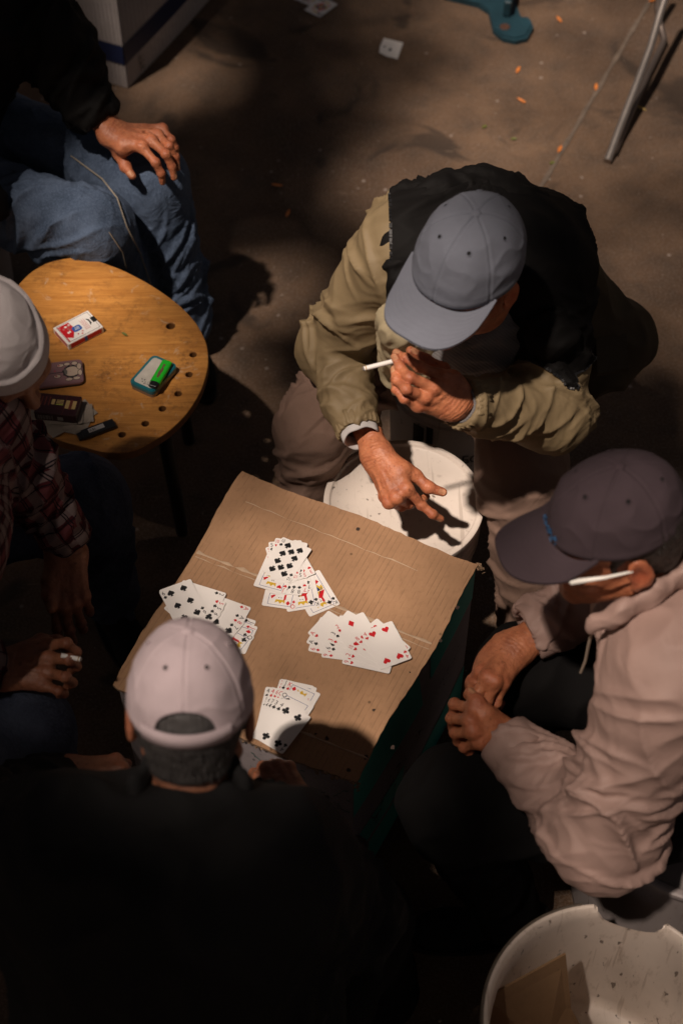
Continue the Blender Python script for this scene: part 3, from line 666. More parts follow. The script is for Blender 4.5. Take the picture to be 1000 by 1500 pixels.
DARK = [(gob(P(x, y, z)), rx, ry, k) for x, y, z, rx, ry, k in ((375, 470, 0, .20, .22, .03), (360, 130, 0, .27, .36, .04), (912, 535, .45, .17, .22, .04), (940, 455, .5, .15, .25, .04), (560, 60, 0, .22, .3, .4), (375, 190, 0, .30, .42, .01), (330, 420, 0, .24, .28, .01), (470, 110, 0, .2, .3, .25), (420, 640, .45, .12, .18, .22), (520, 120, 0, .22, .3, .45), (560, 1110, .5, .16, .12, .5), (230, 780, 0, .2, .25, .03), (640, 1250, 0, .3, .3, .05), (250, 1470, .9, .45, .22, .05))]
lit(960, 900, .95, .22, .22, .85, .45); lit(860, 1050, .75, .24, .28, .60, .6); lit(700, 1020, .6, .10, .16, .60, .5); lit(880, 760, 1.15, .16, .14, .55, .5); lit(880, 870, 1.1, .10, .05, 1.0, .5)
lit(280, 985, 1.14, .16, .20, .95, .4); lit(15, 450, 1.10, .10, .10, .6, .4); lit(70, 730, .6, .10, .10, .30, .6); lit(60, 980, .6, .10, .08, .15, .6)
lit(900, 1440, .3, .27, .22, .5, .6)
N0 = len(LIT)                                 # patches that come through whatever else shades the spot
lit(275, 985, 1.14, .14, .17, .85, .4); lit(130, 430, .45, .19, .12, 1.0, .3, .3); lit(210, 225, .6, .15, .13, 1., .3); lit(100, 290, .55, .10, .06, .9, .4); lit(225, 320, .4, .08, .13, .40, .5); lit(215, 560, .45, .17, .14, .5, .5); lit(415, 1050, .5, .10, .09, .75, .4); lit(20, 460, 1.1, .10, .10, .55, .4); lit(225, 60, .15, .14, .16, .55, .4)
N1 = len(LIT)
def through(g):
    T = np.full(len(g), .004)
    for li, (c, rx, ry, t, sf, rot) in enumerate(LIT):
        if li == N0:
            for c_, rx_, ry_, kk in DARK:
                q = np.sqrt(((g[:, 0] - c_[0]) / rx_) ** 2 + ((g[:, 1] - c_[1]) / ry_) ** 2) + .2 * noise(np.concatenate([g * 4 + 9, np.zeros((len(g), 1))], 1)); k = np.clip((1.25 - q) / .5, 0, 1); T = T * (1 - k * (1 - kk))
        d = g - c; cr, sr = math.cos(rot), math.sin(rot); d = np.stack([d[:, 0] * cr + d[:, 1] * sr, -d[:, 0] * sr + d[:, 1] * cr], 1)
        q = np.sqrt((d[:, 0] / rx) ** 2 + (d[:, 1] / ry) ** 2); q = q + .22 * noise(np.concatenate([g * 3.2, np.zeros((len(g), 1))], 1))
        k = np.clip((1 + sf - q) / (2 * sf), 0, 1); k = k * k * (3 - 2 * k); T = np.maximum(T, t * k)
    return T
rng = np.random.RandomState(11); c0 = gob((0.05, 1.9, .3)); NL = 84000
pos = np.stack([rng.uniform(-3.1, 3.1, NL) + c0[0], rng.uniform(-3.0, 3.6, NL) + c0[1], H0 + rng.uniform(-.35, .35, NL)], 1)
sn = np.array(SUN); gxy = pos[:, :2] + (sn[:2] / sn[2])[None] * (H0 - pos[:, 2])[:, None]
T_ = through(gxy); dens = np.clip(-np.log(np.maximum(T_, .004)) / 5.5, 0, 1); keep = rng.uniform(size=NL) < dens; pos = pos[keep]; n = len(pos)  # leaves thinned wherever sunlight is wanted below
ax = rng.normal(size=(n, 3)) * A3(1, 1, .45); ax /= np.linalg.norm(ax, axis=1)[:, None]; bx = np.cross(ax, rng.normal(size=(n, 3)) * .5 + A3(0, 0, 1)); bx /= np.linalg.norm(bx, axis=1)[:, None]
L_, W_ = rng.uniform(.05, .075, n)[:, None], rng.uniform(.022, .032, n)[:, None]
LV = np.stack([pos - ax * L_, pos + bx * W_ - ax * L_ * .1, pos + ax * L_, pos - bx * W_ - ax * L_ * .1], 1).reshape(-1, 3)
NF = 26000; fp = np.stack([rng.uniform(-8, 8, NF) + c0[0], rng.uniform(-8, 8, NF) + c0[1], H0 + rng.uniform(-.6, .9, NF)], 1); far = (np.abs(fp[:, 0] - c0[0]) > 2.9) | (np.abs(fp[:, 1] - c0[1] - .3) > 3.1); fp = fp[far]; m_ = len(fp)  # outer leaves added to dim the sky light
fa = rng.normal(size=(m_, 3)) * A3(1, 1, .3); fa /= np.linalg.norm(fa, axis=1)[:, None]; fb = np.cross(fa, rng.normal(size=(m_, 3)) * .4 + A3(0, 0, 1)); fb /= np.linalg.norm(fb, axis=1)[:, None]
LV = np.concatenate([LV, np.stack([fp - fa * .13, fp + fb * .06, fp + fa * .13, fp - fb * .06], 1).reshape(-1, 3)]); n += m_
tr = empty('added_shade_tree', (c0[0] - 3.6, c0[1] + .8, 0), 'unseen tree added left of the card players, leaf gaps shaped to steer sunlight', 'tree')
npmesh('crown', LV, np.arange(4 * n).reshape(-1, 4), plain('leaf_green', (.05, .085, .02), .6, var=.3), tr, smooth_=False, kind='stuff')
mb = MB(); tx, ty = c0[0] - 3.6, c0[1] + .8
mb.tube([(tx, ty, -.05), (tx + .05, ty, 1.2), (tx + .15, ty - .05, 3.2), (tx + .5, ty - .1, 5.2)], [.26, .2, .17, .13], 14)
for k in range(9):
    a_ = k * .7; e_ = A3(c0[0] + 2.0 * math.cos(a_) * rng.uniform(.4, 1) , c0[1] + 2.0 * math.sin(a_), 7.45); mb.tube([(tx + .5, ty - .1, 5.1), (np.array([tx + .5, ty - .1, 5.1]) * .6 + e_ * .4) + A3(0, 0, .8), e_], [.09, .05, .012], 8)
mb.obj('trunk', plain('bark', (.10, .07, .05), .9, var=.4, sc=12, bump=.6), tr, smooth_=True)

# ================================================================== cardboard box used as the card table
BT = .50
def cardboard(name, c, ribs=True, rot=0.0):
    g = G(name); g.set(Roughness=.86); g.b.inputs['Specular IOR Level'].default_value = .2; co = g.coord(); n = g.noise(co, 5, 5, .6); n2 = g.noise(co, 70, 4, .7); fib = g.noise(g.map(co, (1, .06, 1), (0, 0, rot)), 220, 3)
    a = g.mix(g.ramp(n, [(.3, 0.), (.7, 1.)]), tuple(x * .82 for x in c), tuple(x * 1.12 for x in c)); a = g.mix(g.ramp(n2, [(.5, 0.), (.78, .5)]), a, tuple(x * .62 for x in c)); a = g.mix(g.math('MULTIPLY', fib, .22), a, tuple(x * .6 for x in c))
    if ribs:
        w1 = g.n('ShaderNodeTexWave', wave_type='BANDS', bands_direction='X'); g.L.new(g.map(co, (1, 1, 1), (0, 0, rot)), w1.inputs[0]); w1.inputs['Scale'].default_value = 30; w1.inputs['Distortion'].default_value = .12; w1.inputs['Detail'].default_value = 1; w1.inputs['Detail Scale'].default_value = 3
        ln = g.ramp(w1.outputs[1], [(.0, 1.), (.11, 0.)]); dash = g.ramp(g.noise(g.map(co, (1, .12, 1), (0, 0, rot)), 55, 2), [(.40, 0.), (.6, 1.)])
        a = g.mix(g.math('MULTIPLY', g.math('MULTIPLY', ln, dash), .5), a, tuple(x * .40 for x in c)); g.bump(w1.outputs[1], .16, .002)
    sp = g.n('ShaderNodeTexVoronoi'); g.L.new(co, sp.inputs['Vector']); sp.inputs['Scale'].default_value = 34
    a = g.mix(g.math('MULTIPLY', g.ramp(sp.outputs[0], [(.06, .8), (.13, 0.)]), g.ramp(g.noise(co, 14, 1), [(.58, 0.), (.62, 1.)])), a, tuple(x * .3 for x in c))
    g.color(a); g.bump(n2, .3, .001); return g.m
c4 = [P(x, y, BT) for x, y in ((355, 690), (703, 827), (520, 1148), (165, 1003))]   # back left, back right, front right, front left
cen = sum(c4) / 4; ex_ = unit(c4[1] - c4[0]); rotb = math.atan2(ex_[1], ex_[0])
box = empty('cardboard_box', (cen[0], cen[1], 0), 'large cardboard box turned bottom up as a card table with teal printed side', 'box')
M['board'] = cardboard('brown_cardboard', (.37, .215, .120), True, -rotb); M['board_edge'] = plain('torn_board_edge', (.25, .16, .095), .9, var=.5, sc=120)
def ragged(pts, nseg, amp, seed):
    r = np.random.RandomState(seed); out = []
    for i in range(len(pts)):
        a, b = np.asarray(pts[i][:2]), np.asarray(pts[(i + 1) % len(pts)][:2]); t = unit(b - a); nn = np.array([t[1], -t[0]])
        for k in range(nseg):
            q = k / nseg; j = r.normal() * amp * (0.35 if k == 0 else 1); out.append(a + (b - a) * q + nn * j + nn * .004 * math.sin(q * 9 + i))
    return out
c4r = c4[::-1]
top = ragged(c4, 40, .0007, 4)
def grid_sheet(poly, z, nx=90):                # top sheet with slight sag and dents, cut along its ragged outline
    poly = np.array(poly); 
    import mathutils.geometry as mg
    p3 = [Vector((p[0], p[1], 0)) for p in poly]; t = mg.tessellate_polygon([p3]); return poly, [tuple(x) for x in t]
TH = .006
mb = MB(); mb.prism([tuple(p) for p in top[::-1]], BT - TH, BT, 0, 1); mb.obj('top_panel', [M['board'], M['board_edge']], box)
inset = [cen + (p - cen) * .972 for p in c4]
M['side_grey'] = cardboard('greyish_printed_board', (.31, .27, .275), False)
for i, nm in enumerate(('back', 'right', 'front', 'left')):
    a, b = inset[i].copy(), inset[(i + 1) % 4].copy(); a[2] = b[2] = 0; t = unit(b - a); out_n = A3(-t[1], t[0], 0); out_n = out_n if out_n @ ((a + b) / 2 - A3(cen[0], cen[1], 0)) > 0 else -out_n
    Lb = np.linalg.norm(b - a); R = np.stack([t, A3(0, 0, 1), np.cross(t, A3(0, 0, 1))], 1)
    # panel as a gently bulging sheet with thickness
    nx, nz = 24, 16; V = []; F = []
    for l in (0, 1):
        for i_ in range(nx + 1):
            for k in range(nz + 1):
                x = i_ / nx; z = k / nz; bul = .012 * math.sin(math.pi * x) * math.sin(math.pi * z) + .003 * noise(np.array([[x * 6, z * 5, i * 3.3]]))[0] * math.sin(math.pi * x)
                V.append(a + t * (x * Lb) + out_n * (bul - l * .005) + A3(0, 0, .003 + z * (BT - TH - .006)))
    for l in (0, 1):
        for i_ in range(nx):
            for k in range(nz): q = l * (nx + 1) * (nz + 1) + i_ * (nz + 1) + k; F.append((q, q + nz + 1, q + nz + 2, q + 1))
    mb = MB(); mb.add(V, F, 0)
    pan = mb.obj('side_panel', M['side_grey'], box, smooth_=True)
    def on(x, z, off=.0012):
        bul = .012 * math.sin(math.pi * x) * math.sin(math.pi * z) + .003 * noise(np.array([[x * 6, z * 5, i * 3.3]]))[0] * math.sin(math.pi * x)
        return a + t * (x * Lb) + out_n * (bul + off) + A3(0, 0, .003 + z * (BT - TH - .006))
    if nm == 'right':                           # printed teal bands, slanted end, brush marks
        def band(z0, z1, x0=0.0, x1=1.0, sl=0.0, off=.0012):
            m2 = MB(); n_ = 30; q = []
            for e in range(n_ + 1):
                x = x0 + (x1 - x0) * e / n_
                for zz in np.linspace(z0, z1, 7): q.append(on(min(1, max(0, x + sl * (zz - z0))), zz, off))
            m2.add(q, [(e * 7 + k, e * 7 + 7 + k, e * 7 + 8 + k, e * 7 + 1 + k) for e in range(n_) for k in range(6)]); return m2
        m2 = band(.80, .995, 0, .40); m2b = band(.72, .995, .47, 1.0, .10); m3 = band(.02, .30, .0, 1.0)
        m2.add(m2b.v, m2b.f); m2.add(m3.v, m3.f); m4 = band(.34, .50, .62, 1.0); m2.add(m4.v, m4.f); m2.obj('printed_band', M['teal'], pan, smooth_=True)
        r = random.Random(5); m5 = MB()
        def stroke(pts, wd):
            q = []
            for j, (x, z) in enumerate(pts):
                w2 = wd * (.5 + .8 * math.sin(math.pi * (j + .5) / len(pts))); q += [on(x, z + w2, .002), on(x, z - w2, .002)]
            m5.add(q, [(2 * j, 2 * j + 1, 2 * j + 3, 2 * j + 2) for j in range(len(pts) - 1)])
        for cx in np.linspace(.12, .40, 8):      # row of small characters
            for _ in range(5): x0 = cx + r.uniform(-.012, .012); z0 = .60 + r.uniform(-.035, .035); stroke([(x0, z0), (x0 + r.uniform(-.014, .014), z0 + r.uniform(-.03, .03))], .0035)
        for cx, cz, s2 in ((.50, .50, 1.0), (.60, .47, 1.1), (.70, .52, .9), (.82, .48, 1.0)):   # handwritten brush characters
            for _ in range(7):
                x0 = cx + r.uniform(-.03, .03); z0 = cz + r.uniform(-.09, .09) * s2; dx, dz = r.uniform(-.03, .03), r.uniform(-.07, .07); stroke([(x0, z0), (x0 + dx * .5 + .006, z0 + dz * .5), (x0 + dx, z0 + dz)], .006)
        m5.obj('handwriting', plain('faded_ink', (.045, .03, .035), .6), pan, kind='stuff')
    if nm == 'front':
        r = random.Random(9); m5 = MB()
        for _ in range(34):
            x, z = r.uniform(.02, .98), r.uniform(.72, .95); ang = r.uniform(0, 6.3); pts = []
            for j in range(7): x += .012 * math.cos(ang); z += .012 * math.sin(ang); ang += r.uniform(-.9, .9); pts.append((min(.99, max(.01, x)), min(.98, z)))
            q = []
            for x_, z_ in pts: q += [on(x_, z_ + .003, .002), on(x_, z_ - .003, .002)]
            m5.add(q, [(2 * j, 2 * j + 1, 2 * j + 3, 2 * j + 2) for j in range(6)])
        m5.obj('green_scribble', plain('green_ink', (.03, .10, .085), .6), pan, kind='stuff')
# creases and seam tape on the top
def strip(pts, wd, z, name, mat, parent, seed=0, amp=.0):
    r = np.random.RandomState(seed); V = []; pts = [np.asarray(p, float) for p in pts]; n_ = len(pts)
    for i, p_ in enumerate(pts):
        t = unit(pts[min(i + 1, n_ - 1)] - pts[max(i - 1, 0)]); s2 = A3(-t[1], t[0], 0); w2 = wd * (1 + .5 * r.normal() * (amp > 0)); V += [p_ + s2 * w2 + A3(0, 0, 0), p_ + A3(0, 0, wd * .35), p_ - s2 * w2]
    F = [(3 * i + k, 3 * i + 3 + k, 3 * i + 4 + k, 3 * i + 1 + k) for i in range(n_ - 1) for k in (0, 1)]; V = np.array(V); V[:, 2] += z - pts[0][2]
    m2 = MB(); m2.add(V, F); return m2.obj(name, mat, parent)
def pline(p0, p1, n_, amp, seed, z=BT):
    a, b = P(*p0, z), P(*p1, z); r = np.random.RandomState(seed); t = unit(b - a); s2 = A3(-t[1], t[0], 0); return [a + (b - a) * i / n_ + s2 * amp * r.normal() for i in range(n_ + 1)]
M['crease'] = plain('worn_crease', (.42, .30, .20), .8, var=.3, sc=60)
strip(pline((289, 809), (632, 943), 30, .0006, 1), .0026, BT + .0006, 'crease', M['crease'], box, 1, 1)
strip(pline((286, 815), (628, 951), 24, .0008, 2), .0010, BT + .0006, 'crease', M['crease'], box, 2, 1)
strip(pline((470, 905), (640, 828), 12, .002, 3), .0006, BT + .0005, 'crease', M['crease'], box, 3, 1) if False else None
strip(pline((360, 735), (612, 836), 20, .0012, 4), .0008, BT + .0005, 'crease', M['crease'], box, 4, 1)
strip(pline((405, 1058), (541, 1112), 14, .0006, 5), .0018, BT + .0006, 'crease', M['crease'], box, 5, 1)
M['hole'] = plain('puncture', (.035, .02, .014), .9)
for q, (x, y, r_) in enumerate(((670, 890, .005), (645, 938, .005), (524, 775, .006), (478, 1082, .006), (547, 1040, .0035), (536, 1110, .007), (510, 1128, .005), (575, 1095, .006), (462, 1075, .003), (600, 985, .003))):
    p_ = P(x, y, BT); rr = np.random.RandomState(q); m2 = MB(); m2.flat([(p_[0] + r_ * rr.uniform(.4, 1.1) * math.cos(a), p_[1] + r_ * rr.uniform(.4, 1.1) * math.sin(a)) for a in np.linspace(0, 6.28, 9)[:-1]], BT + .0005 + q * .00002); m2.obj('puncture', M['hole'], box)
rr = np.random.RandomState(3)
m2 = MB()
for _ in range(46):                            # torn fluting showing along the front edge and corners
    q = rr.choice(3, p=[.7, .0, .3]); 
    if q == 0: t = rr.uniform(.45, 1); p_ = c4[3] + (c4[2] - c4[3]) * t
    elif q == 1: t = rr.uniform(.0, 1); p_ = c4[1] + (c4[2] - c4[1]) * t
    else: p_ = (c4[1] if rr.uniform() < .5 else c4[2]) + rr.normal(size=3) * A3(.004, .004, 0)
    s2 = rr.uniform(.0012, .0036); v = p_ + A3(0, 0, -rr.uniform(.001, .014)); R = frame(rr.normal(size=3), rr.normal(size=3)); m2.box((-s2 * 1.5, -s2, -s2 * .3), (s2 * 1.5, s2, s2 * .3), 0, R, v)
m2.obj('torn_edge', M['board_edge'], box, kind='stuff')

# ================================================================== playing cards
CW, CH = .0315, .044
def suit(s, r=1.0):
    P_ = []
    if s == 'd': return [[(0, .62), (.48, 0), (0, -.62), (-.48, 0)]]
    if s == 'h':
        a = [];
        for t in np.linspace(0, 2 * np.pi, 22, endpoint=False): a.append((.034 * 16 * math.sin(t) ** 3, .036 * (13 * math.cos(t) - 5 * math.cos(2 * t) - 2 * math.cos(3 * t) - math.cos(4 * t))))
        return [a[::-1]]
    stem = [(-.05, -.1), (-.22, -.60), (.22, -.60), (.05, -.1)]
    if s == 's':
        a = []
        for t in np.linspace(0, 2 * np.pi, 22, endpoint=False): a.append((.034 * 16 * math.sin(t) ** 3, .04 - .034 * (13 * math.cos(t) - 5 * math.cos(2 * t) - 2 * math.cos(3 * t) - math.cos(4 * t))))
        return [a, stem]
    c = lambda x, y: [(x + .27 * math.cos(t), y + .27 * math.sin(t)) for t in np.linspace(0, 2 * np.pi, 14, endpoint=False)]
    return [c(0, .32), c(-.30, -.12), c(.30, -.12), stem, [(-.15, -.1), (.15, -.1), (0, .2)]]
PIP = {'A': [(0, 0)], '2': [(0, 1), (0, -1)], '3': [(0, 1), (0, 0), (0, -1)], '4': [(-1, 1), (1, 1), (-1, -1), (1, -1)], '5': [(-1, 1), (1, 1), (-1, -1), (1, -1), (0, 0)],
       '6': [(-1, 1), (1, 1), (-1, 0), (1, 0), (-1, -1), (1, -1)], '7': [(-1, 1), (1, 1), (-1, 0), (1, 0), (-1, -1), (1, -1), (0, .5)], '8': [(-1, 1), (1, 1), (-1, 0), (1, 0), (-1, -1), (1, -1), (0, .5), (0, -.5)],
       '9': [(x, y) for x in (-1, 1) for y in (1, .33, -.33, -1)] + [(0, 0)], '10': [(x, y) for x in (-1, 1) for y in (1, .33, -.33, -1)] + [(0, .67), (0, -.67)]}
SN = {'s': 'spades', 'h': 'hearts', 'd': 'diamonds', 'c': 'clubs'}; RN = {'A': 'ace', 'J': 'jack', 'Q': 'queen', 'K': 'king', '2': 'two', '3': 'three', '4': 'four', '5': 'five', '6': 'six', '7': 'seven', '8': 'eight', '9': 'nine', '10': 'ten'}
def play_card(c, up, z, rank, st, label, group, tilt=0.0, back=False):
    """c centre, up direction in the plane, z height of its underside"""
    up = unit((up[0], up[1], 0)); rt = A3(up[1], -up[0], 0); R = np.stack([rt, up, A3(0, 0, 1)], 1); o = A3(c[0], c[1], 0)
    mb = MB(); poly = []
    for sx, sy, a0 in ((1, 1, 0), (-1, 1, 90), (-1, -1, 180), (1, -1, 270)):
        for t in (0, 30, 60, 90): a = math.radians(a0 + t); poly.append((sx * (CW - .0035) + .0035 * math.cos(a), sy * (CH - .0035) + .0035 * math.sin(a)))
    mb.prism(poly, z, z + .0003, 0, R=R, o=o); zt = z + .00036; ink = 1 if st in 'hd' else 2
    def pip(x, y, s_, flip=False, m=None):
        for k, pl in enumerate(suit(st)):
            q = [((-a if flip else a) * s_ + x, (-b if flip else b) * s_ + y) for a, b in pl]; mb.flat(q, zt + k * .000008, ink if m is None else m, R, o)
    for fl in (0, 1):
        sg = -1 if fl else 1; put_text(mb, rank, .0125 if rank != '10' else .0110, (sg * -.0256, sg * .0365), R, o, zt + .00001, ink, math.pi * fl, .92 if rank != '10' else .72); pip(sg * -.0256, sg * .0268, .0062, bool(fl))
    if rank in PIP:
        for x, y in PIP[rank]: pip(x * .0128, y * .0310, .0125 if rank != 'A' else .02, y < 0)
    else:                                        # court card: framed, two-way figure made of plain blocks
        fr = [(-.0215, -.0385), (.0215, -.0385), (.0215, .0385), (-.0215, .0385)]
        for i in range(4):
            a, b = np.array(fr[i]), np.array(fr[(i + 1) % 4]); t = unit(b - a); nn = np.array([-t[1], t[0]]) * .0004; mb.flat([tuple(a + nn), tuple(a - nn), tuple(b - nn), tuple(b + nn)], zt, 4, R, o)
        r = random.Random(hash(rank + st) % 97 if False else ord(rank[0]) * 7 + ord(st))
        for fl in (1, -1):
            B = [(3, [(-.014, .0005), (.020, .0005), (.012, .016), (-.008, .016)]), (1, [(-.020, .0008), (-.010, .0008), (.002, .018), (-.006, .020)]), (4, [(.004, .001), (.014, .001), (.010, .013), (.002, .012)]), (2, [(-.006, .002), (-.003, .002), (.006, .014), (.003, .015)]),
                 (0, [(-.006, .015), (.007, .015), (.007, .027), (-.006, .027)]), (3, [(-.008, .026), (.009, .026), (.010, .034), (.004, .030), (.000, .035), (-.004, .030), (-.009, .034)]), (1, [(-.010, .014), (-.006, .014), (-.006, .028), (-.010, .024)]), (2, [(-.003, .021), (-.001, .021), (-.001, .0225), (-.003, .0225)]), (2, [(.002, .021), (.004, .021), (.004, .0225), (.002, .0225)]),
                 (3, [(.014, .003), (.020, .003), (.020, .012), (.016, .010)]), (1, [(.012, .016), (.019, .020), (.016, .026), (.010, .018)])]
            for k, (m_, pl) in enumerate(B):
                jit = r.uniform(-.001, .001); mb.flat([(fl * (x + jit), fl * y) for x, y in pl], zt + .00001 + k * .000008, m_, R, o)
            pip(fl * -.0155, fl * .0315, .0085, fl < 0)
            for k in range(7): x = -.017 + k * .0052; mb.flat([(fl * x, fl * .0006), (fl * (x + .0016), fl * .0006), (fl * (x + .003), fl * .006), (fl * (x + .0014), fl * .006)], zt + .0001, (1, 2, 4, 0)[k % 4], R, o)
    return mb.obj('playing_card', [M['card'], M['red'], M['black'], M['yellow'], M['blue']], label=label, cat='playing card', group=group)
def fan(origin, s, cards, where, group):
    for q, (rank, st, corner, pt, vec, kind) in enumerate(cards):
        tp = (origin[0] + pt[0] / s, origin[1] + pt[1] / s); p0 = P(*tp, BT); v = P(tp[0] + vec[0] / s, tp[1] + vec[1] / s, BT) - p0
        if kind == 'r': rt = unit(v); up = A3(-rt[1], rt[0], 0)        # vec runs along the card's own left-to-right
        elif kind == 'd': up = -unit(v); rt = A3(up[1], -up[0], 0)
        cx = {'TL': (1, -1), 'TR': (-1, -1), 'BL': (1, 1), 'BR': (-1, 1), 'C': (0, 0)}[corner]
        c = p0 + rt * CW * cx[0] + up * CH * cx[1]; top = q == len(cards) - 1
        play_card(c, up, BT + .0009 + q * .0006, rank, st, ('top card, ' if top else '') + f'{RN[rank]} of {SN[st]} in the {where}', group)
fan((350, 770), 5.882, [
 ('K', 's', 'BR', (872, 680), (252, -105), 'r'), ('K', 'c', 'BR', (705, 702), (300, -48), 'r'), ('Q', 'd', 'BL', (195, 692), (290, 42), 'r'),
 ('7', 'c', 'BR', (640, 555), (290, -60), 'r'), ('7', 'h', 'BR', (597, 588), (290, -18), 'r'), ('8', 's', 'BR', (540, 612), (290, 22), 'r'), ('8', 'c', 'BR', (478, 612), (290, 66), 'r'),
 ('J', 'h', 'BR', (398, 606), (293, 80), 'r'), ('3', 'h', 'BR', (662, 428), (270, -105), 'r'), ('5', 'd', 'BR', (602, 462), (285, -62), 'r'), ('5', 's', 'BR', (560, 470), (290, -15), 'r'),
 ('10', 'h', 'BR', (506, 492), (290, 50), 'r'), ('10', 's', 'BR', (436, 516), (280, 122), 'r')], 'fan at the top middle of the box', 'cards laid on the box in the far pile')
fan((220, 840), 5.882, [
 ('J', 's', 'TL', (915, 412), (-275, -90), 'd'), ('J', 'd', 'TL', (930, 465), (-275, -85), 'd'), ('Q', 'c', 'TL', (902, 552), (-275, -150), 'd'),
 ('A', 'd', 'TL', (873, 302), (-275, -100), 'd'), ('A', 's', 'TL', (836, 385), (-270, -125), 'd'), ('8', 'd', 'TL', (818, 432), (-262, -145), 'd'), ('7', 's', 'TL', (785, 480), (-250, -170), 'd'),
 ('2', 's', 'TL', (660, 185), (-275, -85), 'd'), ('5', 'h', 'TL', (660, 268), (-260, -115), 'd'), ('5', 'c', 'TL', (642, 318), (-245, -150), 'd'), ('6', 'c', 'TL', (615, 375), (-225, -185), 'd'),
 ('9', 's', 'TR', (352, 66), (150, 310), 'd'), ('6', 's', 'TR', (345, 70), (185, 330), 'd')], 'fan beside the lilac cap', 'cards laid on the box in the left pile')
fan((430, 880), 5.263, [
 ('6', 'd', 'TL', (110, 388), (50, -160), 'r'), ('A', 'c', 'TL', (95, 327), (95, -165), 'r'), ('A', 'h', 'TL', (105, 255), (160, -173), 'r'),
 ('9', 'd', 'TL', (212, 442), (38, -210), 'r'), ('6', 's', 'TL', (228, 385), (70, -205), 'r'), ('3', 'd', 'TL', (246, 320), (105, -190), 'r'), ('3', 's', 'TL', (265, 265), (140, -170), 'r'), ('2', 'd', 'TL', (300, 197), (225, -95), 'r'),
 ('9', 'h', 'TL', (370, 497), (60, -200), 'r'), ('2', 'h', 'TL', (380, 440), (90, -190), 'r'), ('10', 'h', 'TL', (400, 375), (125, -175), 'r'), ('8', 'h', 'TL', (450, 305), (175, -140), 'r'),
 ('4', 'h', 'C', (711, 361), (105, 198), 'd')], 'fan at the right of the box', 'cards laid on the box in the right pile')
fan((360, 980), 7.692, [
 ('7', 'd', 'TL', (388, 112), (410, 90), 'r'), ('J', 's', 'TL', (425, 118), (400, 105), 'r'), ('K', 'd', 'TL', (492, 132), (385, 168), 'r'),
 ('4', 's', 'TL', (226, 208), (405, 60), 'r'), ('4', 'd', 'TL', (285, 212), (400, 100), 'r'), ('6', 'h', 'TL', (340, 225), (392, 130), 'r'), ('Q', 'h', 'TL', (385, 245), (388, 150), 'r'), ('Q', 's', 'TL', (428, 262), (380, 190), 'r'),
 ('5', 'c', 'TL', (212, 318), (405, 70), 'r'), ('6', 'c', 'TL', (250, 325), (400, 105), 'r'), ('7', 'c', 'TL', (290, 335), (392, 130), 'r'), ('3', 'c', 'TL', (335, 352), (385, 160), 'r'),
 ('4', 'c', 'C', (409, 679), (-197, 253), 'd')], 'fan at the near edge of the box', 'cards laid on the box in the near pile')
# ================================================================== people
def sleeve(sh, el, wr, r, k=.03, over=1.0):
    """upper arm and forearm sleeve, open at the cuff; r = shoulder, elbow, cuff"""
    f = U(k, RC(sh, el, r[0], r[1]), RC(el, wr, r[1], r[2])); return f
def cuff_cut(f, wr, el, r):
    d = unit(np.asarray(wr) - np.asarray(el)); f = SUB(.002, f, INT(.002, HS(wr, -d), EL(wr, (r * 2.2,) * 3))); return SUB(.002, f, RC(np.asarray(wr) - d * .035, np.asarray(wr) + d * .05, r * .9, r * .95))
def cuff_band(name, wr, el, r, mat, parent, wid=.035, gather=26, amp=.0022, q=1.0, side=None):
    d, x, y = bone_frame(el, wr); wr = np.asarray(wr, float); n = 96; V = []; rows = [(-wid, 1.02, 1), (-wid * .98, 1.10, 1), (-wid * .6, 1.08, 1), (-wid * .3, 1.09, 1), (-.002, 1.06, 1), (0, 1.0, .6), (-.003, .93, .3), (-.03, .90, 0)]
    for s_, k, a_ in rows:
        for i in range(n):
            t = 2 * math.pi * i / n; rr = r * k + a_ * amp * (math.sin(gather * t + .8 * math.sin(3 * t)) * .7 + .5 * math.sin(gather * .37 * t + 2)); V.append(wr + d * (s_ + .0015 * math.sin(5 * t)) + rr * (math.cos(t) * x + math.sin(t) * y))
    F = [(i * n + k, i * n + (k + 1) % n, (i + 1) * n + (k + 1) % n, (i + 1) * n + k) for i in range(len(rows) - 1) for k in range(n)]
    return npmesh(name, np.array(V), np.array(F)[:, ::-1], mat, parent, uv=np.stack([np.repeat([q_[0] for q_ in rows], n), np.tile(np.arange(n) / n * 2 * math.pi * r, len(rows))], 1))
def edge_trim(V, T, r, name, mat, parent, every=2):
    """small pieces along the open edge of a garment (zip teeth)"""
    e = np.concatenate([T[:, [0, 1]], T[:, [1, 2]], T[:, [2, 0]]]); key = e[:, 0] * 10 ** 7 + e[:, 1]; rk = e[:, 1] * 10 ** 7 + e[:, 0]; bd = e[~np.isin(key, rk)]; return V[bd[:, 0]], V[bd[:, 1]]
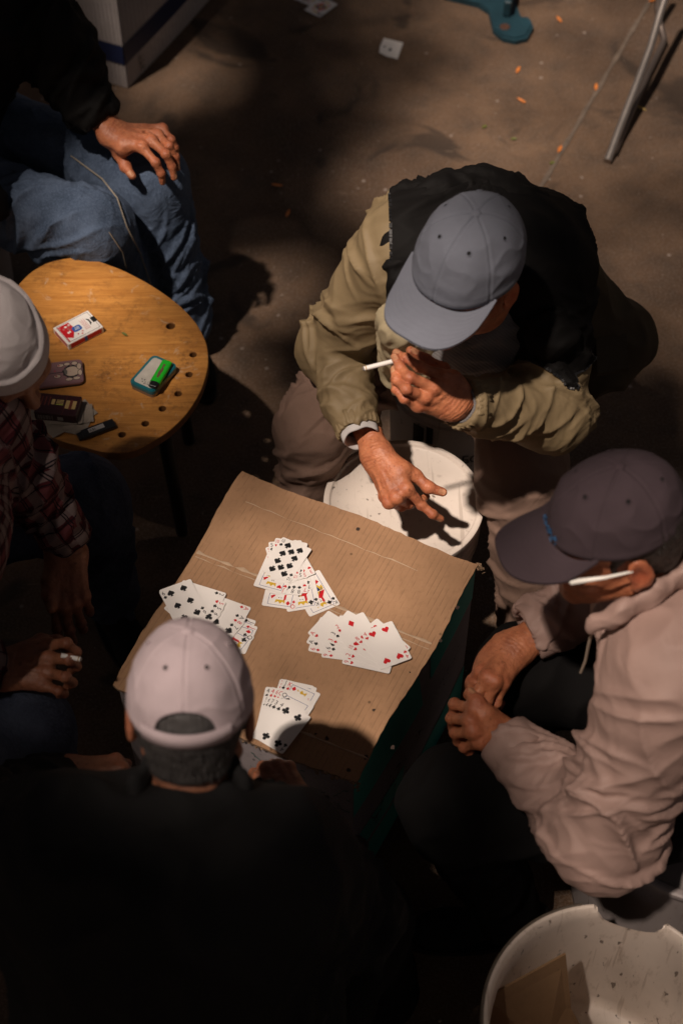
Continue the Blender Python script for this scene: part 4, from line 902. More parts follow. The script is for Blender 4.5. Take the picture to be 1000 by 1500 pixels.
def shoe(name, heel, toe, mat, parent, w=.042, h=.06):
    heel = np.asarray(heel, float); toe = np.asarray(toe, float); d = toe - heel; d[2] = 0; d = unit(d); s = A3(-d[1], d[0], 0); z = A3(0, 0, 1); heel = heel * A3(1, 1, 0); toe = toe * A3(1, 1, 0); R = np.stack([d, s, z], 1)
    m_ = (heel + toe) / 2; f = U(.03, EL(heel + z * .045, (.05, .036, .045), R), EL(toe * .75 + heel * .25 + z * .035, (.075, w, .035), R), EL(heel * .7 + toe * .3 + z * .065, (.05, .038, .05), R)); f = INT(.006, f, HS((0, 0, .004), (0, 0, -1)))
    lo, hi = bounds(heel, toe, pad=.11); V, Q = surf(f, lo, hi, .005); T = tris(Q); V = smooth(V, T, 1); u_ = npmesh(name, V, T, mat, parent)
    mb = MB(); n = 28; pl = [tuple((m_ + d * (.145 * math.cos(t)) + s * ((w * 1.08) * math.sin(t)))[:2]) for t in np.linspace(0, 2 * np.pi, n, endpoint=False)]; mb.prism(pl, .001, .018); mb.obj('sole', M['black_plastic'], u_, smooth_=True)
    return u_

# ---------------- man with the cigarette (centre)
pa = person((.26, 2.30, 0), 'man in blue-grey cap and olive jacket smoking a cigarette, sitting behind the box')
upA = unit((.03, -.10, 1)); frA = unit((-.60, -.79, -.14)); RA = headR(frA, upA); oA = P(690, 358, 1.16) - upA * .06
neckA = oA + A3(.03, .10, -.17)
shR, shL = P(590, 372, .92), P(800, 402, .90); elR, wrR = P(487, 508, .63), P(527, 634, .612); elL, wrL = P(803, 600, .70), P(672, 590, .860)
# right hand (picture left), resting over the lid with index finger and thumb out
W1 = P(553, 668, .590); mcp1 = [P(596, 716, .585), P(582, 729, .575), P(570, 736, .560), P(565, 728, .540)]
h1 = hand(W1, mcp1, [('px', ((617, 740), (633, 753), (645, 760)), (True, True, True)), ('px', ((598, 738), (616, 734), (624, 727)), (True, True, True)), ('px', ((588, 742), (602, 738), (606, 730)), (True, True, True)), ('px', ((580, 736), (590, 735), (592, 730)), (True, True, True))],
          [P(574, 680, .585), P(608, 696, .580), P(627, 714, .570), P(648, 721, .560)], elR * .6 + W1 * .4, 1.0, arm_r=(.026, .031))
# left hand (picture right), raised with the cigarette between index and middle finger
W2 = P(668, 588, .865); mcp2 = [P(646, 551, .915), P(633, 567, .915), P(620, 581, .903), P(611, 593, .885)]
h2 = hand(W2, mcp2, [('px', ((613, 537), (594, 525), (580, 517)), (False, True, True)), ('px', ((600, 553), (586, 539), (578, 523)), (False, True, True)), ('px', ((594, 570), (580, 556), (577, 541)), (False, True, True)), ('px', ((592, 584), (580, 571), (577, 558)), (False, True, True))],
          [P(662, 566, .855), P(648, 541, .865), P(622, 528, .875), P(601, 514, .895)], elL * .55 + W2 * .45, 1.0, arm_r=(.027, .033))
chest = A3(.25, 2.16, .84); pelv = A3(.27, 2.33, .49)
coreA = core([RC(neckA, chest, .06, .12), EC(chest, pelv, .11, .12, (1, 0, 0), 1.2), RC(shR, shL, .05), RC(shR, elR, .045, .04), RC(elR, elR * .5 + W1 * .5, .04, .034), RC(shL, elL, .045, .04), RC(elL, elL * .5 + W2 * .5, .04, .034)], [neckA, chest, pelv, shR, shL, elR, elL])
body_mesh([make_head(oA, RA, neckA), h1, h2, coreA], M['skinA'], pa)
hair(oA, RA, M['hair_grey'], pa, low=-.06, thick=.004)
cap(oA + RA @ A3(0, .0, .022), RA, M['cap_blue'], pa, rx=.088, ry=.103, hz=.110, brim=.074, bw=66, drop=8, wr=.0020, brim_mat=M['brim_blue'], brim_curve=3.0, seed=2, ex=2.45)
# jacket: olive sleeves and body, black yoke
fT = U(.07, EC(pelv, chest, .135, .150, (1, 0, 0), 1.22), EL((.265, 2.20, .865), (.19, .130, .110)), EL(shR + A3(.03, .02, -.01), (.095, .085, .085)), EL(shL + A3(-.035, .02, -.01), (.10, .09, .085)))
fT = U(.05, fT, EC(A3(.27, 2.36, .62), A3(.28, 2.38, .44), .15, .17, (1, 0, 0), 1.35))
aR = U(.035, RC(shR, elR, .082, .062), RC(elR, wrR, .064, .040), EL((elR + shR) / 2 + A3(-.015, .0, 0), (.06, .07, .08))); aL = U(.035, RC(shL, elL, .083, .068), RC(elL, wrL, .068, .042), EL(elL + A3(.015, -.01, -.02), (.055, .06, .055)))
fA = U(.045, fT, aR); fA = U(.045, fA, aL)
fA = cuff_cut(cuff_cut(fA, wrR, elR, .038), wrL, elL, .040)
lo, hi = A3(-.16, 1.76, .34), A3(.60, 2.60, 1.05)
V, Q = surf(fA, lo, hi, .0042); T = tris(Q); V = smooth(V, T, 2); N = normals(V, T)
bA = [(shR, elR, .072, .007, .010, .060, 1.3), (elR, wrR, .052, .011, .007, .040, 1.5), (shL, elL, .08, .007, .010, .060, -1.3), (elL, wrL, .055, .012, .006, .042, -1.4), (chest + A3(0, .05, -.1), A3(.27, 2.25, .97), .2, .011, .011, .10, .8)]
D, uvA = fold_uv(V, bA); V = V + N * D[:, None]; V = V + N * ((ridged(V * A3(9, 13, 9) + 2) - .4) * .005)[:, None]
V = smooth(V, T, 1, .3)
# open front: jacket removed where the zip hangs open
a_ = P(566, 470, .84); b_ = P(740, 540, .72); u_ = unit(np.cross(ray(560, 500), ray(575, 420))); 
def opening(v):
    px = v - A3(.175, 1.99, .70); q = np.sqrt((px[:, 0] / .120) ** 2 + (px[:, 2] / .20) ** 2 + (px[:, 1] / .13) ** 2); return 1 - q + .05 * noise(v * 14)
def near_arm(v): return np.minimum(np.minimum(RC(shR, elR, .085)(v), RC(elR, wrR, .07)(v)), np.minimum(RC(elL, wrL, .075)(v), RC(shL, elL, .09)(v)))
fo = opening(V); fo = np.minimum(fo, near_arm(V) * 8 + .0)
V, T, uvA = clip(V, T, np.where(near_arm(V) < 0, -1, fo), (uvA,))
def yoke(v): return np.maximum(.088 + .25 * (v[:, 1] - 2.1) * 0 - v[:, 0] + .005 * noise(v * 7), .795 - v[:, 2] + .05 * (v[:, 0] < .2) * -1.6)
fy = np.maximum(yoke(V), .088 - RC(elL, wrL, 0)(V))
jV, jT, ju = clip(V, T, -fy, (uvA,)); jk = npmesh('jacket', jV, jT, M['olive'], pa, uv=ju)
yV, yT, yu = clip(V, T, fy, (uvA,)); yk = npmesh('yoke', yV + normals(yV, yT) * .0025, yT, M['black_nylon'], pa, uv=yu)
# zip teeth along the open edges of the yoke
p0, p1 = edge_trim(yV, yT, 0, '', None, None); dd = np.linalg.norm(p0 - p1, axis=1); mb = MB(); acc = 0; last = None
order = np.argsort(p0[:, 0] + p0[:, 2])
for q in range(0, len(p0), 2):
    if dd[q] < 1e-5: continue
    R = frame(p1[q] - p0[q], (0, -.5, .8)); mb.box((-.0018, -.003, -.001), (.0018, .003, .0035), 0, R, p0[q])
mb.obj('zipper', M['black_plastic'], pa, kind='stuff')
cuff_band('cuff', wrR, elR, .0405, M['olive'], jk, gather=24, amp=.0026); cuff_band('cuff', wrL, elL, .043, M['olive'], jk, gather=26, amp=.0028)
dR = unit(wrR - elR); cuff_band('shirt_cuff', wrR + dR * .014, elR, .034, M['white_shirt'], pa, wid=.04, gather=5, amp=.001)
dL = unit(wrL - elL); cuff_band('shirt_cuff', wrL + dL * .004, elL, .034, M['grey_knit'], pa, wid=.04, gather=5, amp=.001)
# padded hood rolled round the neck
hp = [A3(.125, 2.02, .885), A3(.115, 2.11, .955), A3(.18, 2.21, .975), A3(.27, 2.26, .965), A3(.35, 2.20, .955), A3(.385, 2.09, .92), A3(.375, 1.97, .86)]
fH = U(.03, *[RC(hp[i], hp[i + 1], .034 + .012 * math.sin(i + 1), .036 + .012 * math.sin(i + 2)) for i in range(6)]); fH = U(.03, fH, EL((.27, 2.235, .93), (.12, .07, .055)))
garment('hood', fH, A3(0, 1.85, .75), A3(.55, 2.45, 1.12), .006, M['black_nylon'], pa, gen=(.005, .09, (1, 1, 1)), bones=[(hp[i], hp[i + 1], .045, .007, .007, .06, .6) for i in range(6)])
# clothes at the chest
sw = U(.04, EC(pelv + A3(0, -.02, 0), chest + A3(.02, -.03, 0), .12, .115, (1, 0, 0), 1.25), EL((.25, 2.02, .80), (.11, .07, .12)))
garment('sweater', sw, A3(0, 1.82, .38), A3(.52, 2.5, 1.0), .007, M['grey_knit'], pa, gen=(.010, .07, (1, 1, 2)))
vt = U(.03, RC(P(590, 470, .88), P(600, 540, .66), .045, .055), RC(P(635, 480, .86), P(640, 540, .72), .025, .04)); garment('vest', vt, A3(.0, 1.80, .5), A3(.35, 2.25, 1.0), .005, M['vest'], pa, gen=(.014, .045, (1.6, 1, .5)))
vt = RC(P(722, 418, .93), P(692, 506, .78), .022, .026); garment('shirt_collar', vt, A3(.05, 1.75, .6), A3(.45, 2.25, 1.1), .005, M['grey_knit'], pa, gen=(.006, .03))
# skirt of the jacket hanging out at his left hip, with a pocket
sk = U(.05, EL((.50, 2.36, .45), (.175, .155, .085)), EL((.44, 2.40, .52), (.14, .13, .12))); sk = INT(.02, sk, HS((0, 0, .40), (0, 0, -1)))
so_ = garment('jacket_skirt', sk, A3(.15, 2.1, .3), A3(.75, 2.65, .72), .0065, M['olive_shaded'], pa, gen=(.014, .09, (1, .7, 1)))
mb = MB(); pz = .538
for q, (x0, y0, x1, y1) in enumerate(((868, 500, 912, 512),)):
    c = [P(870, 503, .515), P(914, 497, .500), P(918, 548, .492), P(872, 556, .508)]; nn = A3(0, -.2, 1)
    V_ = [p_ + A3(0, -.003, .022) for p_ in c] + [p_ + A3(0, -.003, .012) for p_ in c]; mb.add(V_, [(0, 1, 2, 3), (7, 6, 5, 4), (0, 4, 5, 1), (1, 5, 6, 2), (2, 6, 7, 3), (3, 7, 4, 0)])
mb.obj('pocket', M['olive_shaded'], so_)
mb = MB(); mb.tube([P(862, 592, .40), P(866, 604, .385), P(871, 616, .37)], [.004, .003, .005], 8); mb.obj('zip_pull', M['black_plastic'], so_, smooth_=True)
sk = EC(P(446, 522, .50), A3(.12, 2.3, .55), .012, .04, (0, .4, 1), 1.8); garment('jacket_hem', sk, A3(-.25, 1.95, .35), A3(.3, 2.45, .7), .006, M['olive_shaded'], pa, gen=(.004, .05))
# trousers
hipR, hipL = A3(.16, 2.38, .47), A3(.36, 2.35, .47); knR, knL = P(458, 628, .47), P(762, 676, .49); anR, anL = A3(-.085, 2.03, .10), P(790, 955, .10)
fP = U(.05, RC(hipR, knR, .085, .066), RC(knR, anR, .066, .058)); fP = U(.03, fP, U(.05, RC(hipL, knL, .095, .078), RC(knL, anL, .078, .070))); fP = U(.06, fP, EL((.26, 2.40, .47), (.18, .13, .09)))
fP = U(.03, fP, EL(P(734, 714, .44), (.045, .04, .05))); 
garment('trousers', fP, A3(-.25, 1.68, .05), A3(.62, 2.60, .66), .0065, M['taupe'], pa, bones=[(hipR, knR, .09, .012, .018, .09, .8), (knR, anR, .075, .018, .014, .10, 1.6), (hipL, knL, .09, .010, .012, .07, -1.0), (knL, anL, .075, .016, .012, .11, -1.8)])
shoe('shoe', anL + A3(0, .04, 0), anL + A3(-.03, -.20, 0), M['black_plastic'], pa); shoe('shoe', anR + A3(0, .04, 0), anR + A3(-.02, -.20, 0), M['black_plastic'], pa)

# ---------------- man in the plum cap (right)
pb = person((.62, 1.30, 0), 'man in plum-grey cap, white glasses and pinkish beige jacket at the right of the box')
upB = unit((.02, .12, 1)); frB = unit((-1, -.16, -.16)); RB = headR(frB, upB); oB = P(914, 726, 1.13) - upB * .068
neckB = oB + A3(.10, .0, -.17)
bshL, bshR = P(985, 985, .90), A3(.54, 1.46, .87); belL, bwrL = P(878, 1222, .62), P(738, 1082, .605); belR, bwrR = A3(.50, 1.58, .64), P(772, 928, .600)
W3 = P(744, 1086, .60); mcp3 = [P(694, 1040, .645), P(688, 1055, .648), P(691, 1071, .638), P(700, 1087, .618)]
h3 = hand(W3, mcp3, [('px', ((665, 1031), (664, 1046), (674, 1058)), (True, True, True)), ('px', ((661, 1052), (664, 1066), (676, 1074)), (True, True, True)), ('px', ((666, 1074), (671, 1086), (682, 1090)), (True, True, True)), ('px', ((679, 1095), (686, 1102), (694, 1102)), (True, True, True))],
          [P(728, 1066, .62), P(712, 1044, .650), P(699, 1028, .655), P(687, 1014, .655)], belL * .55 + W3 * .45, 1.0, arm_r=(.028, .033))
W4 = P(748, 950, .60); mcp4 = [P(704, 985, .600), P(712, 992, .620), P(724, 1000, .618), P(736, 1002, .604)]
h4 = hand(W4, mcp4, [('px', ((690, 1010), (686, 1018), (690, 1024)), (True, True, True)), ('k', (50, 60, 30), 0), ('k', (60, 60, 30), -4), ('k', (62, 62, 30), -8)],
          [P(724, 960, .59), P(704, 980, .575), P(692, 1000, .575), P(690, 1020, .60)], belR * .5 + W4 * .5, 1.0, arm_r=(.028, .033))
bch = A3(.56, 1.40, .82); bpe = A3(.74, 1.36, .49)
coreB = core([RC(neckB, bch, .06, .12), EC(bch, bpe, .11, .12, (0, 1, 0), 1.2), RC(bshR, bshL, .05), RC(bshL, belL, .045, .04), RC(belL, belL * .5 + W3 * .5, .04, .034), RC(bshR, belR, .045, .04), RC(belR, belR * .5 + W4 * .5, .04, .034)], [neckB, bch, bpe, bshR, bshL, belR, belL])
body_mesh([make_head(oB, RB, neckB), h3, h4, coreB], M['skinA'], pb)
hair(oB, RB, M['hair_dark'], pb, low=-.07, thick=.005, front=.03)
cap(oB + RB @ A3(0, .002, .026), RB, M['cap_plum'], pb, rx=.085, ry=.103, hz=.104, brim=.076, bw=64, drop=10, wr=.0026, brim_mat=M['brim_plum'], brim_curve=4, seed=5, logo=plain('blue_thread', (.015, .085, .20), .6))
mb = MB()                                     # white framed glasses
gl = lambda x, y, z: oB + RB @ A3(x, y, z)
for sx in (-1, 1):
    mb.tube([gl(sx * .034 + .024 * math.cos(t), .096 + .004 * math.cos(t) * 0, -.016 + .018 * math.sin(t)) for t in np.linspace(0, 2 * np.pi, 17)], .0024, 6)
    mb.tube([gl(sx * .060, .095, -.008), gl(sx * .076, .088, -.006), gl(sx * .083, .04, -.004), gl(sx * .083, .0, -.004)], [.0050, .0046, .0028, .0018], 8)
mb.tube([gl(-.012, .097, -.012), gl(0, .100, -.010), gl(.012, .097, -.012)], .002, 6); mb.obj('glasses', M['white_plastic'], pb, smooth_=True)
fB = U(.08, EC(bpe, bch, .14, .155, (0, 1, 0), 1.2), EL((.60, 1.36, .86), (.13, .17, .11)), EL(bshL + A3(.01, .02, -.01), (.09, .09, .09)), EL(bshR, (.09, .09, .09)))
aBL = U(.04, RC(bshL, belL, .095, .078), RC(belL, bwrL, .072, .046), EL(belL + A3(.01, -.01, -.01), (.075, .07, .065))); aBR = U(.04, RC(bshR, belR, .085, .068), RC(belR, bwrR, .065, .048))
fB = U(.05, fB, aBL); fB = U(.05, fB, aBR); fB = cuff_cut(cuff_cut(fB, bwrL, belL, .044), bwrR, belR, .046)
bB = [(bshL, belL, .085, .008, .015, .065, 1.2), (belL, bwrL, .06, .015, .007, .050, -1.3), (bshR, belR, .075, .008, .012, .06, 1.2), (belR, bwrR, .055, .014, .008, .045, 1.1), (bch + A3(0, -.1, .02), bch + A3(.04, .15, .02), .18, .010, .010, .10, .8), (bpe, bch + A3(.05, 0, -.15), .18, .012, .012, .08, .5)]
jb = garment('jacket', fB, A3(.20, .95, .36), A3(1.0, 1.85, 1.06), .0044, M['beige'], pb, bones=bB, gen=(.005, .08))
cuff_band('cuff', bwrL, belL, .0475, M['beige'], jb, wid=.055, gather=7, amp=.0014); cuff_band('cuff', bwrR, belR, .0495, M['beige'], jb, wid=.055, gather=7, amp=.0014)
cp = [P(869, 912, .955), P(905, 899, .985), P(955, 872, 1.0), P(1005, 838, 1.01), P(1035, 800, 1.01), P(1020, 760, 1.0), P(960, 760, .97)]
fC = U(.015, *[EC(cp[i], cp[i + 1], .011, .011, (.2, .25, 1), 2.2) for i in range(6)]); garment('collar', fC, np.min(cp, 0) - .05, np.max(cp, 0) + .05, .0035, M['beige'], pb, gen=(.003, .03))
mb = MB(); mb.tube([P(868, 918, .93), P(862, 942, .88), P(857, 968, .82), P(850, 985, .78)], .0024, 8); mb.obj('drawstring', plain('cord', (.33, .26, .2), .6), jb, smooth_=True)
fP = U(.05, RC((.72, 1.24, .47), P(668, 1178, .48), .105, .088), RC(P(668, 1178, .48), P(742, 1335, .10), .088, .06)); kn2 = A3(.335, 1.50, .48); fP = U(.03, fP, U(.05, RC((.72, 1.45, .47), kn2, .10, .085), RC(kn2, (.33, 1.52, .10), .085, .06))); fP = U(.06, fP, EL((.76, 1.35, .46), (.13, .18, .10)))
garment('trousers', fP, A3(.02, .95, .05), A3(1.0, 1.75, .66), .008, M['black_trousers'], pb, gen=(.012, .10, (1, .6, 1)))
ak = P(742, 1335, .08); shoe('shoe', ak + A3(.04, 0, 0), ak + A3(-.16, -.02, 0), M['black_cloth'], pb); shoe('shoe', (.36, 1.52, 0), (.15, 1.53, 0), M['black_cloth'], pb)

# ---------------- man in the lilac cap (front, seen from behind)
pc = person((-.2, .85, 0), 'man seen from behind in pale lilac cap and black jacket, nearest the camera')
upC = unit((0.02, .42, .90)); frC = unit((-.02, .9, -.42)); RC_ = headR(frC, upC); oC = P(279, 1000, 1.10) - upC * .035
neckC = oC + A3(0, -.10, -.15)
csR, csL = P(405, 1272, .93), P(80, 1245, .93); ceR, cwR = P(505, 1350, .66), P(448, 1196, .570); ceL, cwL = P(-30, 1220, .66), P(88, 1140, .55)
W5 = P(437, 1185, .570); mc, th, _ = basis_hand(W5, P(400, 1128, .575) - W5, (.1, -.3, 1), -1, .92)
h5 = hand(W5, mc, [('k', (55, 70, 40), 8), ('k', (60, 75, 40), 0), ('k', (60, 75, 40), 0), ('k', (60, 75, 40), -5)], [P(418, 1172, .565), P(395, 1160, .560), P(372, 1158, .555), P(352, 1162, .550)], ceR * .5 + W5 * .5, .92, h=.0022)
W6 = P(100, 1137, .55); mc, th, _ = basis_hand(W6, P(165, 1135, .55) - W6, (0, -.2, 1), 1)
h6 = hand(W6, mc, [('k', (60, 70, 40), 5), ('k', (65, 75, 40), 0), ('k', (65, 75, 40), 0), ('k', (65, 75, 40), -5)], th, ceL * .4 + W6 * .6, .95, h=.0024)
cch = A3(-.2, .98, .84) * A3(1, 1, 1); cch = (csR + csL) / 2 + A3(0, -.03, -.08); cpe = cch + A3(0, -.20, -.36)
coreC = core([RC(neckC, cch, .06, .12), RC(csR, csL, .05), RC(cch, cpe, .12), RC(csR, ceR, .045, .04), RC(ceR, cwR, .038, .03), RC(csL, ceL, .045, .04), RC(ceL, W6, .038, .03)], [neckC, cch, cpe, csR, csL, ceR, ceL, W6])
body_mesh([make_head(oC, RC_, neckC), h5, h6, coreC], M['skinB'], pc)
hair(oC, RC_, M['hair_grey'], pc, low=-.085, thick=.007, front=.02)
cap(oC + RC_ @ A3(0, -.008, .010), RC_, M['cap_lilac'], pc, rx=.085, ry=.106, hz=.120, brim=.07, wr=.0022, opening=True, seed=8, brim_curve=3)
fC = U(.07, EC(cpe, cch, .16, .165, (1, 0, 0), 1.35), EL(cch + A3(0, -.01, .03), (.21, .14, .12)), EL(csR, (.09, .09, .09)), EL(csL, (.09, .09, .09)), EL(neckC + A3(0, -.02, .005), (.10, .085, .07)))
fC = U(.05, fC, U(.04, RC(csR, ceR, .092, .075), RC(ceR, cwR, .070, .046))); fC = U(.05, fC, U(.04, RC(csL, ceL, .092, .075), RC(ceL, cwL, .070, .045))); fC = cuff_cut(fC, cwR, ceR, .043)
garment('jacket', fC, cch - A3(.52, .55, .60), cch + A3(.50, .45, .25), .009, M['black_cloth'], pc, bones=[(csR, ceR, .085, .01, .016, .07, 1.2), (ceR, cwR, .06, .016, .008, .05, 1.2), (csL, ceL, .085, .01, .016, .07, 1.2), (ceL, cwL, .06, .016, .008, .05, 1.2)], gen=(.016, .11))
nb = neckC + A3(0, -.005, .062); cp = [nb + A3(.075 * math.sin(t), -.065 * math.cos(t), .02 - .02 * math.cos(t)) for t in np.linspace(-2.3, 2.3, 9)]
fK = U(.015, *[EC(cp[i], cp[i + 1], .010, .010, (0, .3, 1), 2.4) for i in range(8)]); garment('collar', fK, nb - .14, nb + .14, .004, M['black_cloth'], pc, gen=(.003, .03))
fP = U(.05, RC(cpe + A3(.10, 0, 0), A3(.02, 1.02, .47), .10, .085), RC(A3(.02, 1.02, .47), A3(.08, 1.05, .10), .085, .06)); fP = U(.03, fP, U(.05, RC(cpe + A3(-.1, 0, 0), A3(-.42, 1.10, .47), .10, .085), RC(A3(-.42, 1.10, .47), A3(-.46, 1.16, .10), .085, .06)))
garment('trousers', fP, A3(-.65, .5, .05), A3(.25, 1.35, .66), .010, M['black_trousers'], pc, gen=(.01, .1))
shoe('shoe', (.08, 1.03, 0), (.09, 1.20, 0), M['black_plastic'], pc); shoe('shoe', (-.47, 1.12, 0), (-.48, 1.32, 0), M['black_plastic'], pc)

# ---------------- man in the plaid shirt (left edge)
pd_ = person((-.72, 1.66, 0), 'man in white cap and red plaid shirt, left edge')
frD = unit((.55, -.60, -.50)); upD = unit((-.30, .12, .9)); RD = headR(frD, upD); oD = P(-8, 500, 1.05) - RD[:, 2] * .03
neckD = oD + A3(-.10, .02, -.16)
dshR, dshL = P(-45, 640, .90), P(-150, 850, .90); delR, dwrR = P(28, 690, .76), P(103, 792, .600); delL, dwrL = P(-120, 960, .66), P(-2, 978, .590)
dshR = P(-40, 600, .92)
W7 = P(98, 812, .585); mc, th, _ = basis_hand(W7, P(101, 868, .545) - W7, (.1, -.5, .8), 1)
h7 = hand(W7, mc, [('k', (22, 20, 15), 8), ('k', (28, 24, 18), 2), ('k', (36, 30, 20), -2), ('k', (44, 34, 22), -6)], [P(84, 822, .58), P(74, 850, .565), P(72, 872, .555), P(75, 892, .550)], delR * .5 + W7 * .5, 1.0, h=.0019)
W8 = P(6, 980, .590); mcp8 = [P(70, 945, .60), P(72, 964, .608), P(70, 985, .60), P(62, 1003, .588)]
h8 = hand(W8, mcp8, [('px', ((98, 942), (112, 955), (110, 966)), (False, True, True)), ('px', ((102, 966), (112, 976), (104, 982)), (False, True, True)), ('px', ((97, 992), (106, 1000), (98, 1006)), (False, True, True)), ('px', ((86, 1012), (94, 1016), (86, 1018)), (False, True, True))],
          [P(24, 962, .58), P(60, 938, .565), P(84, 940, .555), P(100, 950, .555)], delL * .5 + W8 * .5, 1.0, h=.0019)
dch = (dshR + dshL) / 2 + A3(-.06, 0, -.10); dpe = A3(-1.0, 1.62, .49)
coreD = core([RC(neckD, dch, .06, .12), RC(dshR, dshL, .05), RC(dch, dpe, .12), RC(dshR, delR, .04, .034), RC(delR, delR * .5 + W7 * .5, .034, .03), RC(dshL, delL, .045, .04), RC(delL, delL * .5 + W8 * .5, .038, .03)], [neckD, dch, dpe, dshR, dshL, delR, delL])
body_mesh([make_head(oD, RD, neckD), h7, h8, coreD], M['skinB'], pd_)
hair(oD, RD, M['hair_dark'], pd_, low=-.08, thick=.016, front=.05)
cap(oD + RD @ A3(0, -.01, .028), RD, M['cap_white'], pd_, rx=.083, ry=.100, hz=.100, brim_on=False, seam=False, wr=.0022, crush=.006, band=True, seed=3, ex=2.5)
fD = U(.07, EC(dpe, dch, .15, .16, (0, 1, 0), 1.25), EL(dshR, (.085, .085, .085)), EL(dshL, (.09, .09, .09)), EL(dch + A3(0, 0, .05), (.13, .19, .1)))
fD = U(.04, fD, U(.03, RC(dshR, delR, .075, .058), RC(delR, dwrR, .055, .043))); fD = U(.05, fD, U(.04, RC(dshL, delL, .085, .068), RC(delL, dwrL, .064, .044))); fD = cuff_cut(cuff_cut(fD, dwrR, delR, .038), dwrL, delL, .04)
sh_ = garment('shirt', fD, A3(-1.25, 1.15, .36), A3(-.36, 2.1, 1.04), .0058, M['plaid'], pd_, bones=[(dshR, delR, .068, .006, .014, .05, 1.0), (delR, dwrR, .05, .015, .005, .045, 1.3), (dshL, delL, .075, .01, .012, .06, 1), (delL, dwrL, .055, .012, .006, .05, 1), (dpe, dch, .19, .008, .008, .1, .8)], gen=(.004, .08))
cuff_band('cuff', dwrR, delR, .0430, M['plaid'], sh_, wid=.065, gather=6, amp=.0020); cuff_band('cuff', dwrL, delL, .0450, M['plaid'], sh_, wid=.06, gather=6, amp=.0016)
for q, (x, y, z) in enumerate(((113, 762, .648), (99, 712, .70))):
    p_ = P(x, y, z); v = unit(CC - p_); m2 = MB(); R = frame((v[1], -v[0], 0), v); m2.prism([(.0062 * math.cos(t), .0062 * math.sin(t)) for t in np.linspace(0, 6.283, 17)[:-1]], 0, .004, R=R, o=p_ + v * .003); m2.obj('shirt_button', M['black_plastic'], sh_, smooth_=True)
k1, k2 = P(118, 738, .43), P(30, 1075, .47)
fP = U(.05, RC((-.95, 1.80, .47), k1, .10, .088), RC(k1, k1 * A3(1, 1, 0) + A3(.02, .0, .10), .088, .06)); fP = U(.03, fP, U(.05, RC((-.98, 1.45, .47), k2, .10, .088), RC(k2, k2 * A3(1, 1, 0) + A3(.02, .03, .10), .088, .06)))
garment('jeans', fP, A3(-1.2, 1.0, .05), A3(-.35, 2.15, .62), .0075, M['denim_dark'], pd_, bones=[(A3(-.95, 1.8, .47), k1, .09, .008, .010, .08, .8), (k1, k1 * A3(1, 1, 0), .08, .010, .01, .08, 1)])
shoe('shoe', k1 + A3(0, .03, 0), k1 + A3(.10, -.14, 0), M['black_cloth'], pd_); shoe('shoe', k2 + A3(0, .03, 0), k2 + A3(.16, .05, 0), M['black_cloth'], pd_)

# ---------------- man in blue jeans (top left)
pe = person((-.75, 2.95, 0), 'man in blue jeans and black jacket with one hand on his knee, top left')
ek1, ek2 = P(222, 262, .475), P(140, 335, .465); ehp1, ehp2 = A3(-.92, 3.05, .49), A3(-.98, 2.82, .48); ean1, ean2 = P(268, 470, .09), P(205, 470, .09)
eshR, eelR, ewrR = A3(-.80, 3.15, .92), P(75, 60, .78), P(146, 178, .640)
W9 = P(164, 196, .625); mcp9 = [P(208, 216, .630), P(222, 206, .632), P(232, 199, .622), P(238, 190, .610)]
h9 = hand(W9, mcp9, [('px', ((228, 238), (236, 254), (238, 267)), (False, True, True)), ('px', ((243, 226), (252, 244), (255, 260)), (False, True, True)), ('px', ((248, 214), (257, 230), (260, 246)), (False, True, True)), ('px', ((251, 204), (257, 216), (259, 228)), (False, True, True))],
          [P(170, 204, .615), P(174, 226, .590), P(184, 244, .578), P(194, 258, .568)], eelR * .5 + W9 * .5, 1.04, arm_r=(.028, .033), h=.002)
ech = A3(-.86, 2.98, .80); epe = A3(-1.0, 2.98, .49); ehd = A3(-.78, 2.78, 1.20) + A3(-.22, .1, 0); RE = headR((.6, -.6, -.4), (.1, -.1, 1))
coreE = core([RC(ehd + A3(-.03, .03, -.17), ech, .06, .12), RC(ech, epe, .12), RC(ech, eshR, .06), RC(eshR, eelR, .045, .04), RC(eelR, eelR * .5 + W9 * .5, .04, .034)], [ehd, ech, epe, eshR, eelR])
body_mesh([make_head(ehd, RE, ehd + A3(-.03, .03, -.17), .005), h9, coreE], M['skinA'], pe)
hair(ehd, RE, M['hair_dark'], pe)
fE = U(.07, EC(epe, ech, .16, .165, (.3, 1, 0), 1.25), EL(ech + A3(0, 0, .06), (.16, .20, .12)), EL(eshR, (.09, .09, .09)), EL(A3(-.86, 2.78, .90), (.09, .09, .09)))
fE = U(.05, fE, U(.04, RC(eshR, eelR, .09, .085), RC(eelR, ewrR, .085, .052))); fE = U(.06, fE, U(.04, RC((-.86, 2.76, .90), (-.93, 2.52, .66), .085, .07), RC((-.93, 2.52, .66), P(-20, 300, .56), .065, .048))); fE = cuff_cut(fE, ewrR, eelR, .045)
garment('jacket', fE, A3(-1.3, 2.3, .34), A3(-.40, 3.4, 1.08), .008, M['black_nylon'], pe, bones=[(eshR, eelR, .08, .01, .014, .06, 1.1), (eelR, ewrR, .07, .014, .01, .05, 1.2)], gen=(.012, .09))
fJ = U(.04, RC(ehp1, ek1, .100, .080), RC(ek1, ean1, .080, .070)); fJ = U(.025, fJ, U(.04, RC(ehp2, ek2, .105, .084), RC(ek2, ean2, .082, .07)))
jn = garment('jeans', fJ, A3(-1.2, 2.35, .04), A3(-.22, 3.3, .64), .006, M['denim'], pe, bones=[(ehp1, ek1, .095, .007, .009, .08, .9), (ek1, ean1, .082, .010, .010, .09, 1.2), (ehp2, ek2, .095, .010, .012, .06, -1.0), (ek2, ean2, .078, .012, .010, .06, 1.0)])
